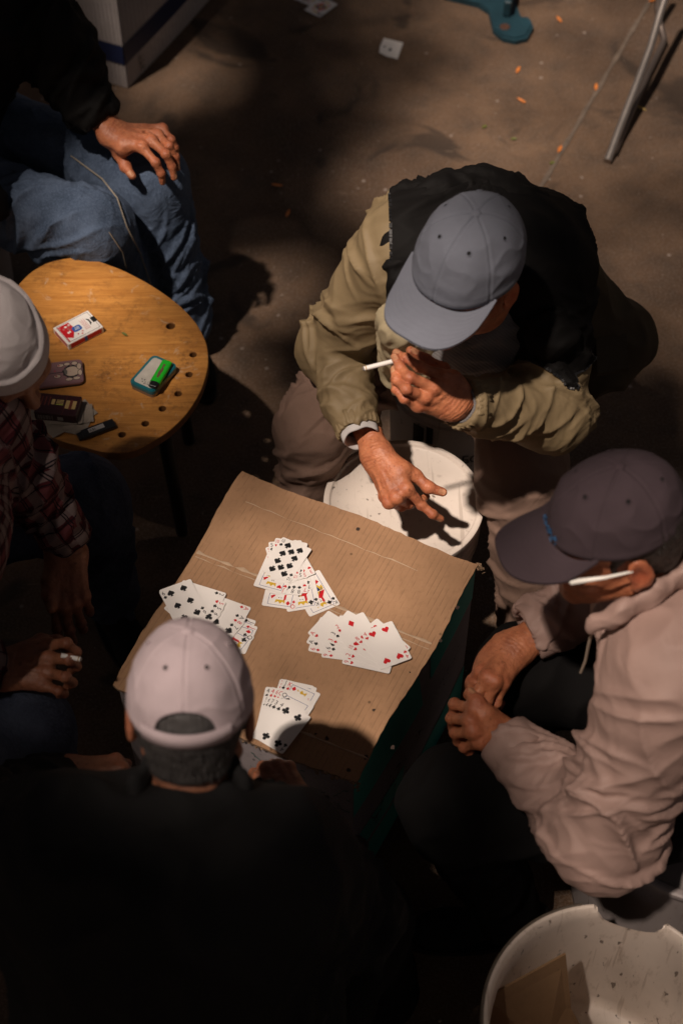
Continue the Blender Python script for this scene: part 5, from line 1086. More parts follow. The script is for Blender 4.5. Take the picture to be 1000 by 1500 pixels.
M['gold_stitch'] = plain('jeans_stitching', (.30, .26, .20), .9)
def seam_on(pts, field, name, parent, r=.0016):   # a stitched seam laid on the cloth
    q = [];
    for i in range(len(pts) - 1):
        for t in np.linspace(0, 1, 12, endpoint=False): q.append(pts[i] * (1 - t) + pts[i + 1] * t)
    q = np.array(q); v = np.array([unit(CC - x) for x in q]); q = q + v * .15
    for _ in range(60): q = q - v * np.clip(field(q) - .0075, -.01, .02)[:, None]
    mb = MB(); mb.tube(list(q), r, 6); mb.obj(name, M['gold_stitch'], parent, smooth_=True)
seam_on([P(104, 228, .5), P(150, 262, .5), P(172, 290, .45), P(186, 332, .35), P(206, 372, .25), P(222, 420, .15)], fJ, 'seam', jn); seam_on([P(160, 340, .4), P(180, 370, .3), P(186, 395, .2)], fJ, 'seam', jn, .0012)
shoe('shoe', ean1 + A3(-.02, .04, 0), ean1 + A3(.06, -.17, 0), M['black_cloth'], pe); shoe('shoe', ean2 + A3(-.02, .04, 0), ean2 + A3(.05, -.17, 0), M['black_cloth'], pe)

# ================================================================== smaller things
def cig(tip, end, name, label, lit_=True, filt=False, r=.0041):
    tip = np.asarray(tip); end = np.asarray(end); d = unit(tip - end); root = empty(name, tuple(end), label, 'cigarette'); mb = MB(); mb.tube([end, tip], r, 16); mb.obj('paper_tube', M['paper'], root, smooth_=True)
    mb = MB(); mb.tube([tip - d * .0005, tip + d * .0015, tip + d * .003], [r * 1.0, r * .95, r * .6], 16); mb.obj('ash', plain('ash', (.16, .13, .11), .9, var=.6, sc=600), root, smooth_=True)
    mb = MB(); mb.tube([tip - d * .004, tip - d * .0022], r * 1.03, 16); mb.obj('burn_ring', plain('scorched_paper', (.45, .30, .14), .8), root, smooth_=True)
c_end = P(584, 527, .934); cig(P(533, 540, .930), c_end, 'cigarette', 'white cigarette held at the fingertips of the man in the blue-grey cap')
e8 = P(90, 960, .640); cig(P(118, 966, .636), e8, 'cigarette_stub', 'short white cigarette stub between the fingers of the man in plaid')

def bucket(cx, cy, r, h, label, mat, lid=False, r0=None, notch=None, name='bucket', group='plastic buckets', thick=.0035, rim_mat=None, ribs=True):
    root = empty(name, (cx, cy, 0), label, 'bucket', group); r0 = r0 or r * .88; mb = MB(); R_ = lambda z: r0 + (r - .008 - r0) * z / h
    prof = [(0.0, .004), (r0 * .97, .004), (r0, .012)] + [(R_(z), z) for z in np.linspace(.03, h - .095, 12)]
    if ribs:
        for z in (h - .085, h - .060, h - .036): prof += [(R_(z), z - .004), (R_(z) + .007, z - .003), (R_(z) + .007, z), (R_(z), z + .001)]
    prof += [(R_(h), h - .012), (r - .001, h - .012), (r, h - .008), (r, h - .001), (r - .002, h), (r - .006, h), (r - .0075, h - .003)]
    if not lid: prof += [(R_(z) - thick, z) for z in np.linspace(h - .01, .02, 14)] + [(r0 - .012, .010), (0.0, .010)]
    o = mb.lathe(prof, (cx, cy, 0), 96)
    if notch:                                   # a piece of the rim broken out
        V = np.array(mb.v); T = np.array([f for f in mb.f]); T = tris(T); ang, wd, dp = notch; a = np.arctan2(V[:, 1] - cy, V[:, 0] - cx); da = (a - ang + np.pi) % (2 * np.pi) - np.pi
        cutz = h - dp * np.clip(1 - (da / wd) ** 2, 0, 1) ** .5 * (np.abs(da) < wd) + .01 * (np.abs(da) >= wd) + .006 * np.exp(-((np.abs(da) - wd) / .04) ** 2)
        V2, T2 = clip(V, T, np.where(np.hypot(V[:, 0] - cx, V[:, 1] - cy) > r0 * .8, V[:, 2] - cutz, -1)); npmesh('shell', V2, T2, mat, root, smooth_=False).data.polygons.foreach_set('use_smooth', [True] * len(T2))
    else: mb.obj('shell', mat, root, smooth_=True)
    if lid:
        m2 = MB(); m2.lathe([(0, h - .004), (r * .55, h - .0045), (r * .90, h - .004), (r * .915, h - .002), (r * .93, h + .002), (r * .955, h + .003), (r * .985, h + .003), (r * 1.0, h + .001), (r * 1.004, h - .004), (r * 1.002, h - .010)], (cx, cy, 0), 96); m2.obj('lid', mat if not isinstance(lid, bpy.types.Material) else lid, root, smooth_=True)
    return root
def plastic(name, c, scuff=(.2, .15, .11), sc=10, d=0.0):
    g = G(name); g.set(Roughness=.45); g.b.inputs['Specular IOR Level'].default_value = .4; co = g.coord(); n = g.noise(co, sc, 5, .6); f = g.noise(g.map(co, (1, 1, .3)), 60, 4, .7); sp = g.noise(g.map(co, (1, 1, .35), (.3, .2, .5)), 75, 2, .5)
    a = g.mix(g.ramp(n, [(.35, 0.), (.8, .55)]), c, tuple(x * .72 for x in c)); a = g.mix(g.ramp(f, [(.58 - d, 0.), (.8 - d, .5 + d * 2)]), a, scuff); a = g.mix(g.ramp(sp, [(.69 - d, 0.), (.74 - d, .8)]), a, tuple(x * .35 for x in scuff))
    ln = g.noise(g.map(co, (60, 3, 3), (0, 0, .7)), 1.5, 2); a = g.mix(g.ramp(ln, [(.66 - d, 0.), (.70 - d, .3 + d)]), a, scuff); g.color(a); g.bump(f, .2, .001); return g.m
M['lid'] = plastic('scuffed_white_lid', (.66, .58, .51)); M['bucket_white'] = plastic('white_bucket_plastic', (.62, .55, .50)); M['bucket_dirty'] = plastic('dirty_white_plastic', (.66, .56, .48), (.22, .14, .09), 6, .022); M['bucket_grey'] = plastic('greyed_plastic', (.30, .26, .25))
lc = P(591, 735, .385); bucket(lc[0], lc[1], .163, .385, 'white lidded bucket standing between the box and the smoking man', M['bucket_white'], lid=M['lid'])
m2 = MB(); bk = bucket(.262, 2.375, .165, .395, 'white bucket with black lettering that the smoking man sits on', M['bucket_white'], lid=True)
def on_bucket(mb, cx, cy, rr, pts, m=0): mb.add([(cx + rr(z) * math.cos(a), cy + rr(z) * math.sin(a), z) for a, z in pts], [tuple(range(len(pts)))], m)
rr_ = lambda z: .1465 + (.157 - .145) * z / .395 + .0012
for (a0, a1, z0, z1) in ((-2.05, -1.55, .10, .17), (-1.30, -1.02, .13, .145), (-2.3, -2.12, .17, .29), (-2.08, -1.98, .16, .30)):
    n_ = 8
    for i in range(n_): x0 = a0 + (a1 - a0) * i / n_; x1 = a0 + (a1 - a0) * (i + 1) / n_; on_bucket(m2, .262, 2.375, rr_, [(x0, z0), (x1, z0), (x1, z1), (x0, z1)])
V_, F_ = glyphs('ECON', .036); m2.add([(.262 + rr_(.19) * math.cos(-1.22 + x / .155), 2.375 + rr_(.19) * math.sin(-1.22 + x / .155), .205 + y) for x, y in V_], F_)
m2.obj('printed_mark', M['black'], bk, kind='stuff')
fc = P(322, 1185, .36); bucket(fc[0], fc[1], .158, .36, 'white lidded bucket half hidden under the near edge of the box', M['bucket_white'], lid=M['bucket_grey'])
rc_ = P(893, 1500, .40); rb = bucket(rc_[0], rc_[1], .205, .40, 'large open white bucket with a broken rim at the lower right corner', M['bucket_dirty'], r0=.185, notch=(1.28, .30, .060), ribs=False)
m2 = MB(); m2.lathe([(.2065, .375), (.209, .376), (.209, .398), (.2065, .4005), (.2035, .4005)], (rc_[0], rc_[1], 0), 96)
V = np.array(m2.v); T = tris(np.array(m2.f)); a = np.arctan2(V[:, 1] - rc_[1], V[:, 0] - rc_[0]); V2, T2 = clip(V, T, .42 - np.abs((a - 1.28 + np.pi) % (2 * np.pi) - np.pi)); npmesh('rim_band', V2, T2, plain('grimy_rim', (.11, .085, .065), .7, var=.3), rb)
# torn cardboard flap standing in that bucket
fl = [P(828, 1398, .36), P(712, 1462, .30), P(700, 1530, .16), P(800, 1540, .14), P(836, 1478, .20)]
fl2 = [P(836, 1478, .20), P(800, 1540, .14), P(860, 1560, .08), P(872, 1540, .12)]
cf = empty('cardboard_piece', tuple(rc_ * A3(1, 1, 0) + A3(0, 0, .02)), 'folded brown cardboard piece with printed numbers inside the open bucket', 'cardboard'); M['board2'] = cardboard('plain_cardboard', (.23, .135, .07), False)
for pts in (fl, fl2):
    nn = unit(np.cross(pts[1] - pts[0], pts[2] - pts[0])); nn = nn if nn @ (CC - pts[0]) > 0 else -nn; m2 = MB(); n_ = len(pts); m2.add([p_ for p_ in pts] + [p_ - nn * .004 for p_ in pts], [tuple(range(n_)), tuple(range(2 * n_ - 1, n_ - 1, -1))] + [(i, i + n_, (i + 1) % n_ + n_, (i + 1) % n_) for i in range(n_)]); f1 = m2.obj('flap', M['board2'], cf)
nn = unit(np.cross(fl[1] - fl[0], fl[2] - fl[0])); nn = nn if nn @ (CC - fl[0]) > 0 else -nn; t1 = unit(P(755, 1462, .25) - P(728, 1486, .25)); t1 = unit(t1 - (t1 @ nn) * nn); R = np.stack([-t1, -np.cross(nn, t1), nn], 1)
def onplane(x, y, pt, nn): v = ray(x, y); return CC + v * (((pt - CC) @ nn) / (v @ nn))
m2 = MB(); put_text(m2, '18 x 38 x', .017, (0, 0), R, onplane(744, 1472, fl[0], nn), .001, 0); put_text(m2, '2028', .032, (0, 0), R, onplane(752, 1489, fl[0], nn), .001, 0); m2.obj('printed_number', M['black'], cf)
# seat bucket of the man in plum
sb = bucket(.64, 1.29, .20, .40, 'greyish white bucket with a red printed frame under the man in the plum cap', M['bucket_grey'], lid=True, r0=.19, ribs=False)
m2 = MB(); rr_ = lambda z: .190 + .002 * z / .40 + .0015
for (a0, a1, z0, z1) in ((-1.72, -1.70, .16, .29), (-1.72, -1.2, .155, .159), (-1.72, -1.2, .287, .29), (-1.67, -1.3, .19, .194), (-1.67, -1.25, .205, .208), (-1.67, -1.35, .22, .223)):
    n_ = 10
    for i in range(n_): x0 = a0 + (a1 - a0) * i / n_; x1 = a0 + (a1 - a0) * (i + 1) / n_; on_bucket(m2, .64, 1.29, rr_, [(x0, z0), (x1, z0), (x1, z1), (x0, z1)])
m2.obj('red_print', plain('red_print', (.25, .01, .02), .5), sb)
# seats under the others
bucket(-.22, .60, .16, .38, 'white bucket under the man in the lilac cap', M['bucket_grey'], lid=True); bucket(-1.0, 1.62, .16, .38, 'white bucket under the man in the plaid shirt', M['bucket_grey'], lid=True); bucket(-1.0, 2.98, .16, .38, 'white bucket under the man in blue jeans', M['bucket_grey'], lid=True)

# ---------------- wooden stool
SZ = .45
def wood():
    g = G('varnished_plywood'); g.set(Roughness=.42); g.b.inputs['Specular IOR Level'].default_value = .4; co = g.coord(); r = (0, 0, -.62 + 1.25)
    gr = g.noise(g.map(co, (2.2, 26, 8), r), 3.2, 5, .6, .5); fn = g.noise(g.map(co, (8, 150, 8), r), 3, 4, .7); bl = g.noise(co, 9, 5, .65); dk = g.noise(g.map(co, (1, 1, 1)), 48, 4, .75)
    a = g.mix(g.ramp(gr, [(.3, 0.), (.7, 1.)]), (.36, .145, .030), (.58, .27, .065)); a = g.mix(g.ramp(fn, [(.48, 0.), (.75, .55)]), a, (.24, .09, .02)); a = g.mix(g.math('MULTIPLY', g.ramp(bl, [(.42, 0.), (.62, 1.)]), g.ramp(dk, [(.48, 0.), (.66, .7)])), a, (.13, .055, .02)); a = g.mix(g.ramp(g.noise(co, 17, 5, .7, 1.5), [(.61, 0.), (.66, .45)]), a, (.52, .40, .28)); g.color(a); g.bump(fn, .12, .001); g.bump(dk, .12, .001); return g.m
M['wood'] = wood(); M['wood_edge'] = plain('plywood_edge', (.20, .085, .025), .6, var=.3, sc=80)
out = [(30, 416), (58, 392), (88, 381), (122, 379), (160, 389), (200, 407), (238, 430), (272, 458), (294, 488), (303, 520), (298, 556), (282, 590), (258, 619), (226, 643), (190, 660), (160, 661), (120, 652), (80, 640), (48, 622), (20, 590), (4, 545), (0, 500), (8, 450)]
op = [P(x, y, SZ)[:2] for x, y in out]; sc_ = np.mean(op, 0); stl = empty('wooden_stool', (sc_[0], sc_[1], 0), 'worn yellow wooden stool with drilled holes used as a side table', 'stool')
cu = bpy.data.curves.new('seat', 'CURVE'); cu.dimensions = '2D'; cu.fill_mode = 'BOTH'; cu.extrude = .009; cu.bevel_depth = .003; cu.bevel_resolution = 2; cu.resolution_u = 10
def spl(pts, closed=True):
    s = cu.splines.new('BEZIER'); s.bezier_points.add(len(pts) - 1); s.use_cyclic_u = True
    for b_, p_ in zip(s.bezier_points, pts): b_.co = (p_[0] - sc_[0], p_[1] - sc_[1], 0); b_.handle_left_type = b_.handle_right_type = 'AUTO'
spl(op)
for x, y, r in ((250, 477, .0125), (283, 519, .0105), (277, 548, .0105), (261, 576, .0105), (238, 598, .0105), (213, 620, .0105), (179, 636, .0105)):
    c = P(x, y, SZ); spl([(c[0] + r * math.cos(t), c[1] + r * math.sin(t)) for t in np.linspace(0, 2 * np.pi, 8, endpoint=False)][::-1])
co_ = bpy.data.objects.new('t', cu); COL.objects.link(co_); me = bpy.data.meshes.new_from_object(co_.evaluated_get(bpy.context.evaluated_depsgraph_get())); bpy.data.objects.remove(co_); me.materials.clear(); me.materials.append(M['wood']); me.materials.append(M['wood_edge'])
for p_ in me.polygons: p_.material_index = 0 if abs(p_.normal.z) > .5 else 1; p_.use_smooth = False
me.name = 'seat'; link('seat', me, stl, loc=(0, 0, SZ - .012))
for dx, dy in ((-.12, .13), (.13, .12), (.13, -.13), (-.12, -.14)):
    m2 = MB(); m2.tube([(sc_[0] + dx, sc_[1] + dy, SZ - .025), (sc_[0] + dx * 1.1, sc_[1] + dy * 1.1, 0.002)], [.017, .014], 12); m2.obj('leg', M['black_plastic'], stl, smooth_=True)
zt = SZ + .0005
def quadR(p0, p1): a, b = P(*p0, zt), P(*p1, zt); t = unit(b - a); return a, b, np.stack([t, A3(-t[1], t[0], 0), A3(0, 0, 1)], 1)
# deck of cards in its box: long side from (127,510) to (157,478) region
a, b, _ = quadR((102, 513), (158, 484)); L = .088; Wd = .063; t = unit(b - a); R = np.stack([t, A3(-t[1], t[0], 0), A3(0, 0, 1)], 1); dk = empty('card_box', tuple(a), 'white and red playing card box with a blue badge lying on the stool', 'card box')
mb = MB(); mb.box((0, 0, 0), (L, Wd, .017), 0, R, a, .001); mb.obj('carton', M['paper'], dk)
mb = MB(); H_ = .0174
def rect(x0, y0, x1, y1, m, dz=0.0): mb.flat([(x0, y0), (x1, y0), (x1, y1), (x0, y1)], H_ + dz, m, R, a)
for x0, y0, x1, y1 in ((.005, .004, .083, .0048), (.005, .0582, .083, .059), (.005, .004, .0058, .059), (.0822, .004, .083, .059)): rect(x0, y0, x1, y1, 1)
mb.flat([(.007, .020), (.020, .010), (.036, .034), (.034, .056), (.010, .056)], H_, 0, R, a); mb.flat([(.0065, .0055), (.0090, .0055), (.0090, .057), (.0065, .057)], H_ + .00005, 0, R, a)
r = random.Random(2)
for _ in range(9): x, y = r.uniform(.012, .032), r.uniform(.024, .050); mb.flat([(x + .003 * math.cos(q) * r.uniform(.5, 1.2), y + .0035 * math.sin(q)) for q in np.linspace(0, 6.28, 7)[:-1]], H_ + .0001, r.choice((3, 4)), R, a)
bx, by = .040, .030; mb.flat([(bx + .0105 * math.copysign(abs(math.cos(q)) ** .5, math.cos(q)), by + .0085 * math.copysign(abs(math.sin(q)) ** .5, math.sin(q))) for q in np.linspace(0, 2 * np.pi, 24, endpoint=False)], H_ + .0002, 2, R, a)
for k in range(3): mb.flat([(bx - .006 + k * .001, by - .0035 + k * .003), (bx + .006, by - .0035 + k * .003), (bx + .006, by - .0022 + k * .003), (bx - .006 + k * .001, by - .0022 + k * .003)], H_ + .0003, 3, R, a)
for k in range(5): rect(.055 + k * .0025, .014, .0558 + k * .0025, .048 - .004 * (k % 2), 4, .0)
for x, y in ((.034, .014), (.042, .010), (.046, .016)): mb.flat([(x + px_ * .004, y + py_ * .004) for px_, py_ in suit('h')[0]], H_ + .0001, 0, R, a)
rect(.078, .024, .0885, .040, 1, .0002); mb.flat([(.069, .020), (.0745, .026), (.0745, .038), (.069, .044), (.0715, .032)], H_ + .0001, 1, R, a)
mb.box((.006, -.0004, .003), (.082, 0, .0145), 0, R, a); mb.box((.040, -.0008, .003), (.047, 0, .0145), 2, R, a); mb.box((-.0004, .006, .003), (0, .057, .0145), 4, R, a)
mb.obj('print', [M['red'], M['black'], plain('badge_blue', (.02, .10, .38), .4), M['paper'], plain('pale_red_print', (.5, .16, .15), .5)], dk)
# teal edged tin with the green lighter
def rrect(hx, hy, r, n=6): return [(sx * (hx - r) + r * math.cos(math.radians(a0 + 90 * k / n)), sy * (hy - r) + r * math.sin(math.radians(a0 + 90 * k / n))) for sx, sy, a0 in ((1, 1, 0), (-1, 1, 90), (-1, -1, 180), (1, -1, 270)) for k in range(n + 1)]
def tin(c, tdir, hx, hy, h, body, top, label, name='tin'):
    t = unit(tdir); R = np.stack([t, A3(-t[1], t[0], 0), A3(0, 0, 1)], 1); root = empty(name, tuple(c), label, 'tin'); mb = MB(); mb.prism(rrect(hx - .001, hy - .001, .009), 0, h * .5, R=R, o=c); mb.obj('base', body, root, smooth_=True)
    mb = MB(); mb.prism(rrect(hx, hy, .010), h * .5, h - .0015, R=R, o=c); mb.prism(rrect(hx - .0015, hy - .0015, .009), h - .0015, h, R=R, o=c); mb.obj('lid', top, root, smooth_=True); return root, R
c = P(226, 556, zt); d1 = P(248, 527, zt) - P(212, 568, zt); root, R = tin(c, d1, .046, .031, .020, plain('tin_metal', (.28, .24, .2), .35, .7), plain('teal_enamel', (.01, .13, .16), .35, var=.1), 'small hinged tin with teal rim and white top on the stool under the green lighter')
mb = MB(); mb.flat(rrect(.039, .0245, .007), .0205, 0, R, c); mb.obj('top_label', plain('worn_label', (.48, .45, .40), .5, var=.25, sc=60), root)
mb = MB(); rd = random.Random(4)
for _ in range(12): x, y = rd.uniform(-.036, -.026), rd.uniform(-.012, .014); mb.flat([(x, y), (x + rd.uniform(.001, .005), y + .0008), (x + .001, y + rd.uniform(.001, .004))], .0208 + _ * .00001, 0, R, c)
mb.obj('label_print', M['black'], root)
lc_ = P(235, 548, .478); tl = unit(P(247, 523, .478) - P(222, 565, .478)); lg = empty('lighter', tuple(lc_), 'bright green plastic lighter lying on the teal rimmed tin', 'lighter'); R = np.stack([tl, A3(-tl[1], tl[0], 0), A3(0, 0, 1)], 1); o_ = A3(lc_[0], lc_[1], SZ + .0212)
Re = np.stack([R[:, 1], R[:, 2], R[:, 0]], 1)
mb = MB(); mb.prism([(.0115 * math.copysign(abs(math.cos(q)) ** .6, math.cos(q)), .0062 + .0062 * math.copysign(abs(math.sin(q)) ** .6, math.sin(q))) for q in np.linspace(0, 2 * np.pi, 20, endpoint=False)], -.026, .036, R=Re, o=o_); mb.obj('case', plain('green_plastic', (.015, .42, .02), .3, var=.05), lg, smooth_=True)
mb = MB(); mb.prism([(.0105 * math.cos(q), .0062 + .006 * math.sin(q)) for q in np.linspace(0, 2 * np.pi, 20, endpoint=False)], -.037, -.026, R=Re, o=o_); mb.tube([o_ + R @ A3(-.036, -.008, .007), o_ + R @ A3(-.036, .008, .007)], .004, 12); mb.obj('cap_and_wheel', M['black_plastic'], lg, smooth_=True)
mb = MB(); mb.flat([(-.016, -.003), (.010, -.004), (.016, -.001), (.024, -.003), (.025, .003), (.012, .002), (.002, .004), (-.014, .002)], .01255, 0, R, o_); mb.obj('worn_print', plain('brown_print', (.10, .07, .03), .6, var=.5, sc=200), lg)
# pink tin with a generic sleeping kitten print
c = P(88, 552, zt); d1 = P(124, 548, zt) - P(60, 556, zt); root, R = tin(c, d1, .050, .0335, .012, M['black_plastic'], plain('dusty_pink_enamel', (.20, .105, .115), .5, var=.3, sc=20), 'pink and black flat tin with a curled cream animal print on the stool')
mb = MB(); dz = .0124; cream = 0
mb.flat(rrect(.0475, .0275, .008), dz - .0001, 3, R, c)
mb.flat([(.026 + .0185 * math.cos(q) * (1 + .07 * math.sin(9 * q)), .0 + .0175 * math.sin(q) * (1 + .08 * math.sin(11 * q))) for q in np.linspace(0, 2 * np.pi, 60, endpoint=False)], dz + .0001, 1, R, c)
mb.flat([(.027 + .0155 * math.cos(q), .0 + .0135 * math.sin(q)) for q in np.linspace(0, 2 * np.pi, 30, endpoint=False)], dz + .0002, 0, R, c)
for x, y, a_, b_ in ((.004, .020, .007, .0042), (.018, .022, .006, .004), (.034, .022, .006, .0045), (.043, .012, .0045, .008), (.044, -.006, .0042, .008), (.036, -.021, .007, .004), (.020, -.022, .007, .004), (-.004, -.010, .007, .0045)):
    mb.flat([(x + (a_ + .0012) * math.cos(q), y + (b_ + .0012) * math.sin(q)) for q in np.linspace(0, 2 * np.pi, 16, endpoint=False)], dz + .00025, 1, R, c); mb.flat([(x + a_ * math.cos(q), y + b_ * math.sin(q)) for q in np.linspace(0, 2 * np.pi, 16, endpoint=False)], dz + .0003, 0, R, c)
for x, y in ((.001, .020), (-.006, -.009), (-.008, .006)): mb.flat([(x + .0026 * math.cos(q), y + .0022 * math.sin(q)) for q in np.linspace(0, 2 * np.pi, 12, endpoint=False)], dz + .0004, 2, R, c)
mb.flat([(.012, -.006), (.017, -.008), (.018, .002), (.014, .010), (.010, .006)], dz + .0004, 4, R, c); mb.flat([(.024, -.001), (.026, .0), (.024, .001)], dz + .0005, 2, R, c); mb.flat([(-.046, .0005), (.008, .0015), (.008, -.0005), (-.046, -.0008)], dz + .0001, 1, R, c)
mb.obj('print', [plain('cream_print', (.46, .36, .28), .5), M['black'], plain('rose_print', (.35, .06, .09), .5), plain('dusty_rose_print', (.21, .11, .12), .5, var=.3, sc=40), plain('grey_print', (.12, .11, .10), .5)], root)
# banknotes, cigarette pack, black lighter
M['note'] = cardboard('worn_banknote', (.34, .29, .24), False)
for q, (x, y, dx, dy) in enumerate(((92, 620, 60, 12), (102, 615, 52, -30), (98, 612, 62, -8), (84, 612, 70, -2))):
    c = P(x, y, zt); t = unit(P(x + dx, y + dy, zt) - c); s2 = A3(-t[1], t[0], 0); V = []; 
    for i in range(9):
        for k in (0, 1, 2): s_ = (i - 4) / 4 * .055; V.append(c + t * s_ + s2 * (k - 1) * .024 + A3(0, 0, .0010 + q * .0016 + .0012 * (1 + math.sin(i * 1.3 + q + k))))
    F = [(3 * i + k, 3 * i + 3 + k, 3 * i + 4 + k, 3 * i + 1 + k) for i in range(8) for k in (0, 1)]; V2 = V + [v - A3(0, 0, .0003) for v in V]; mb = MB(); mb.add(V2, F + [tuple(j + 27 for j in f[::-1]) for f in F])
    mb.obj('banknote', M['note'], label=('lowest', 'second lowest', 'second from top', 'topmost')[q] + ' crumpled banknote in the stack under the dark cigarette pack', cat='banknote', group='banknotes under the cigarette pack')
a = P(52, 614, SZ + .010); b = P(125, 621, SZ + .010); t = unit(b - a); R = np.stack([t, A3(-t[1], t[0], 0), A3(0, 0, 1)], 1); cpk = empty('cigarette_pack', tuple(a), 'dark maroon cigarette pack with gold print on the banknotes', 'cigarette pack')
a = a * A3(1, 1, 0) + A3(0, 0, SZ + .0095)
mb = MB(); mb.box((0, 0, 0), (.088, .055, .022), 0, R, a, .0012); mb.obj('carton', plain('maroon_board', (.030, .006, .008), .35, var=.2), cpk)
mb = MB(); H_ = .0223
for x0, y0, x1, y1, m in ((.060, .018, .082, .040, 0), (.030, .026, .037, .040, 0), (.0585, 0, .0592, .055, 2)): mb.flat([(x0, y0), (x1, y0), (x1, y1), (x0, y1)], H_, m, R, a)
for k in range(4): mb.flat([(.040, .026 + k * .0038), (.055, .026 + k * .0038), (.055, .0282 + k * .0038), (.040, .0282 + k * .0038)], H_, 0 if k else 1, R, a)
mb.flat([(.068, .016), (.074, .016), (.074, .042), (.068, .042)], H_ + .0001, 2, R, a)
for k in range(14): x = .010 + k * .0010; 
for k, w2 in enumerate((1, 2, 1, 3, 1, 1, 2, 1, 2, 3, 1, 2, 1, 1, 2)): x = .006 + k * .0022; mb.box((x, -.0003, .004), (x + .0006 * w2, 0, .016), 3, R, a)
mb.box((.048, -.0003, .004), (.060, 0, .014), 3, R, a); 
for k in range(3): mb.flat([(.008 + k * .008, .022), (.0105 + k * .008, .022), (.0105 + k * .008, .046), (.008 + k * .008, .046)], H_, 2, R, a)
mb.obj('print', [plain('dull_gold', (.42, .30, .12), .4), plain('lime_print', (.35, .40, .06), .5), plain('dark_red_print', (.13, .03, .02), .4), plain('grey_barcode', (.22, .20, .18), .6)], cpk)
a = P(113, 640, zt + .008); b = P(166, 620, zt + .008); t = unit(b - a); R = np.stack([t, A3(-t[1], t[0], 0), A3(0, 0, 1)], 1); o_ = (a + b) / 2 * A3(1, 1, 0) + A3(0, 0, zt); bl = empty('lighter', tuple(o_), 'black plastic lighter with a white barcode sticker near the stool edge', 'lighter')
Re = np.stack([R[:, 1], R[:, 2], R[:, 0]], 1); mb = MB(); mb.prism([(.0115 * math.copysign(abs(math.cos(q)) ** .5, math.cos(q)), .0062 + .0062 * math.copysign(abs(math.sin(q)) ** .5, math.sin(q))) for q in np.linspace(0, 2 * np.pi, 20, endpoint=False)], -.028, .042, R=Re, o=o_); mb.obj('case', M['black_plastic'], bl, smooth_=True)
mb = MB(); mb.prism([(.0100 * math.cos(q), .006 + .0055 * math.sin(q)) for q in np.linspace(0, 2 * np.pi, 20, endpoint=False)], -.038, -.028, R=Re, o=o_); mb.obj('cap_and_wheel', M['black_plastic'], bl, smooth_=True)
mb = MB(); mb.flat([(-.014, -.0055), (.020, -.0055), (.020, .0055), (-.014, .0055)], .0127, 0, R, o_)
for k, w2 in enumerate((1, 2, 1, 1, 3, 1, 2, 1)): x = -.012 + k * .0018; mb.flat([(x, -.004), (x + .0005 * w2, -.004), (x + .0005 * w2, .003), (x, .003)], .0128, 1, R, o_)
mb.obj('sticker', [plain('sticker_paper', (.38, .36, .35), .6), M['black']], bl)
def leaf(c, ang, ln, wd, mat, label, name='fallen_leaf', grp=None, z=0.003, curl=.25):
    mb = MB(); V = []; n = 7
    for i in range(n + 1):
        s = i / n; w2 = wd * math.sin(math.pi * min(1, s * .94 + .04)) ** .8
        for k in (-1, 0, 1): x = (s - .5) * ln; y = k * w2; V.append((c[0] + x * math.cos(ang) - y * math.sin(ang), c[1] + x * math.sin(ang) + y * math.cos(ang), c[2] + z + abs(k) * w2 * curl + .12 * ln * (2 * s - 1) ** 2 * curl))
    F = [(3 * i + k, 3 * i + 3 + k, 3 * i + 4 + k, 3 * i + 1 + k) for i in range(n) for k in (0, 1)]; mb.add(V, F); mb.obj(name, mat, label=label, cat='leaf', group=grp)
M['leaf_o'] = plain('orange_leaf', (.62, .20, .04), .6, var=.3, sc=60); M['leaf_y'] = plain('yellow_leaf', (.55, .38, .12), .6, var=.3, sc=60); M['leaf_g'] = plain('olive_leaf', (.13, .14, .03), .5, var=.2, sc=60)
leaf(P(183, 491, SZ), -.7, .017, .0035, M['leaf_g'], 'small green leaf on the stool between card box and tin')

# ---------------- on the ground
places = [(758, 104, 1.2, 'o', 'right of the white scrap, upper of a pair'), (763, 149, -.8, 'o', 'below the other of the pair in the lit patch'), (872, 129, 1.4, 'o', 'on the floor left of the metal chair leg'), (938, 160, -.7, 'y', 'beside the metal chair leg'), (818, 30, 1.9, 'o', 'right of the teal foot at the top'), (819, 220, 1.2, 'o', 'right above the shoulder of the smoking man'), (406, 273, -.2, 'o', 'in the shade left of the smoking man, upper one'), (422, 314, 1.3, 'o', 'in the shade left of the smoking man, lower one'), (955, 2, .5, 'o', 'at the very top beside the chair leg'), (709, 187, .8, 'g', 'on the lit floor above the cap'), (808, 240, .6, 'g', 'just outside the black yoke'), (752, 205, .2, 'g', 'dark crumb like leaf on the lit floor')]
for x, y, a_, k, w_ in places: leaf(P(x, y, 0), a_, .034 if k != 'g' else .018, .005, M['leaf_' + k], dict(o='orange', y='pale yellow', g='small olive green')[k] + ' fallen leaf ' + w_, grp='fallen leaves on the ground', curl=.5)
rs = np.random.RandomState(21); V = []; F = []; b0 = 0
for _ in range(700):
    x, y = rs.uniform(-.9, 1.4), rs.uniform(.8, 4.4); s_ = rs.uniform(.0008, .0030) if rs.uniform() < .97 else rs.uniform(.003, .006); q = rs.normal(size=(6, 3)) * .2; base = np.array([(1, 0, 0), (-1, 0, 0), (0, 1, 0), (0, -1, 0), (0, 0, 1), (0, 0, -1.)]) + q; V.append(base * s_ * A3(1, 1, .6) + A3(x, y, s_ * .3))
    F.append(np.array([(0, 2, 4), (2, 1, 4), (1, 3, 4), (3, 0, 4), (2, 0, 5), (1, 2, 5), (3, 1, 5), (0, 3, 5)]) + b0); b0 += 6
npmesh('grit', np.concatenate(V), np.concatenate(F), plain('pale_grit', (.26, .21, .17), .8, var=.6, sc=5), smooth_=False, kind='stuff')
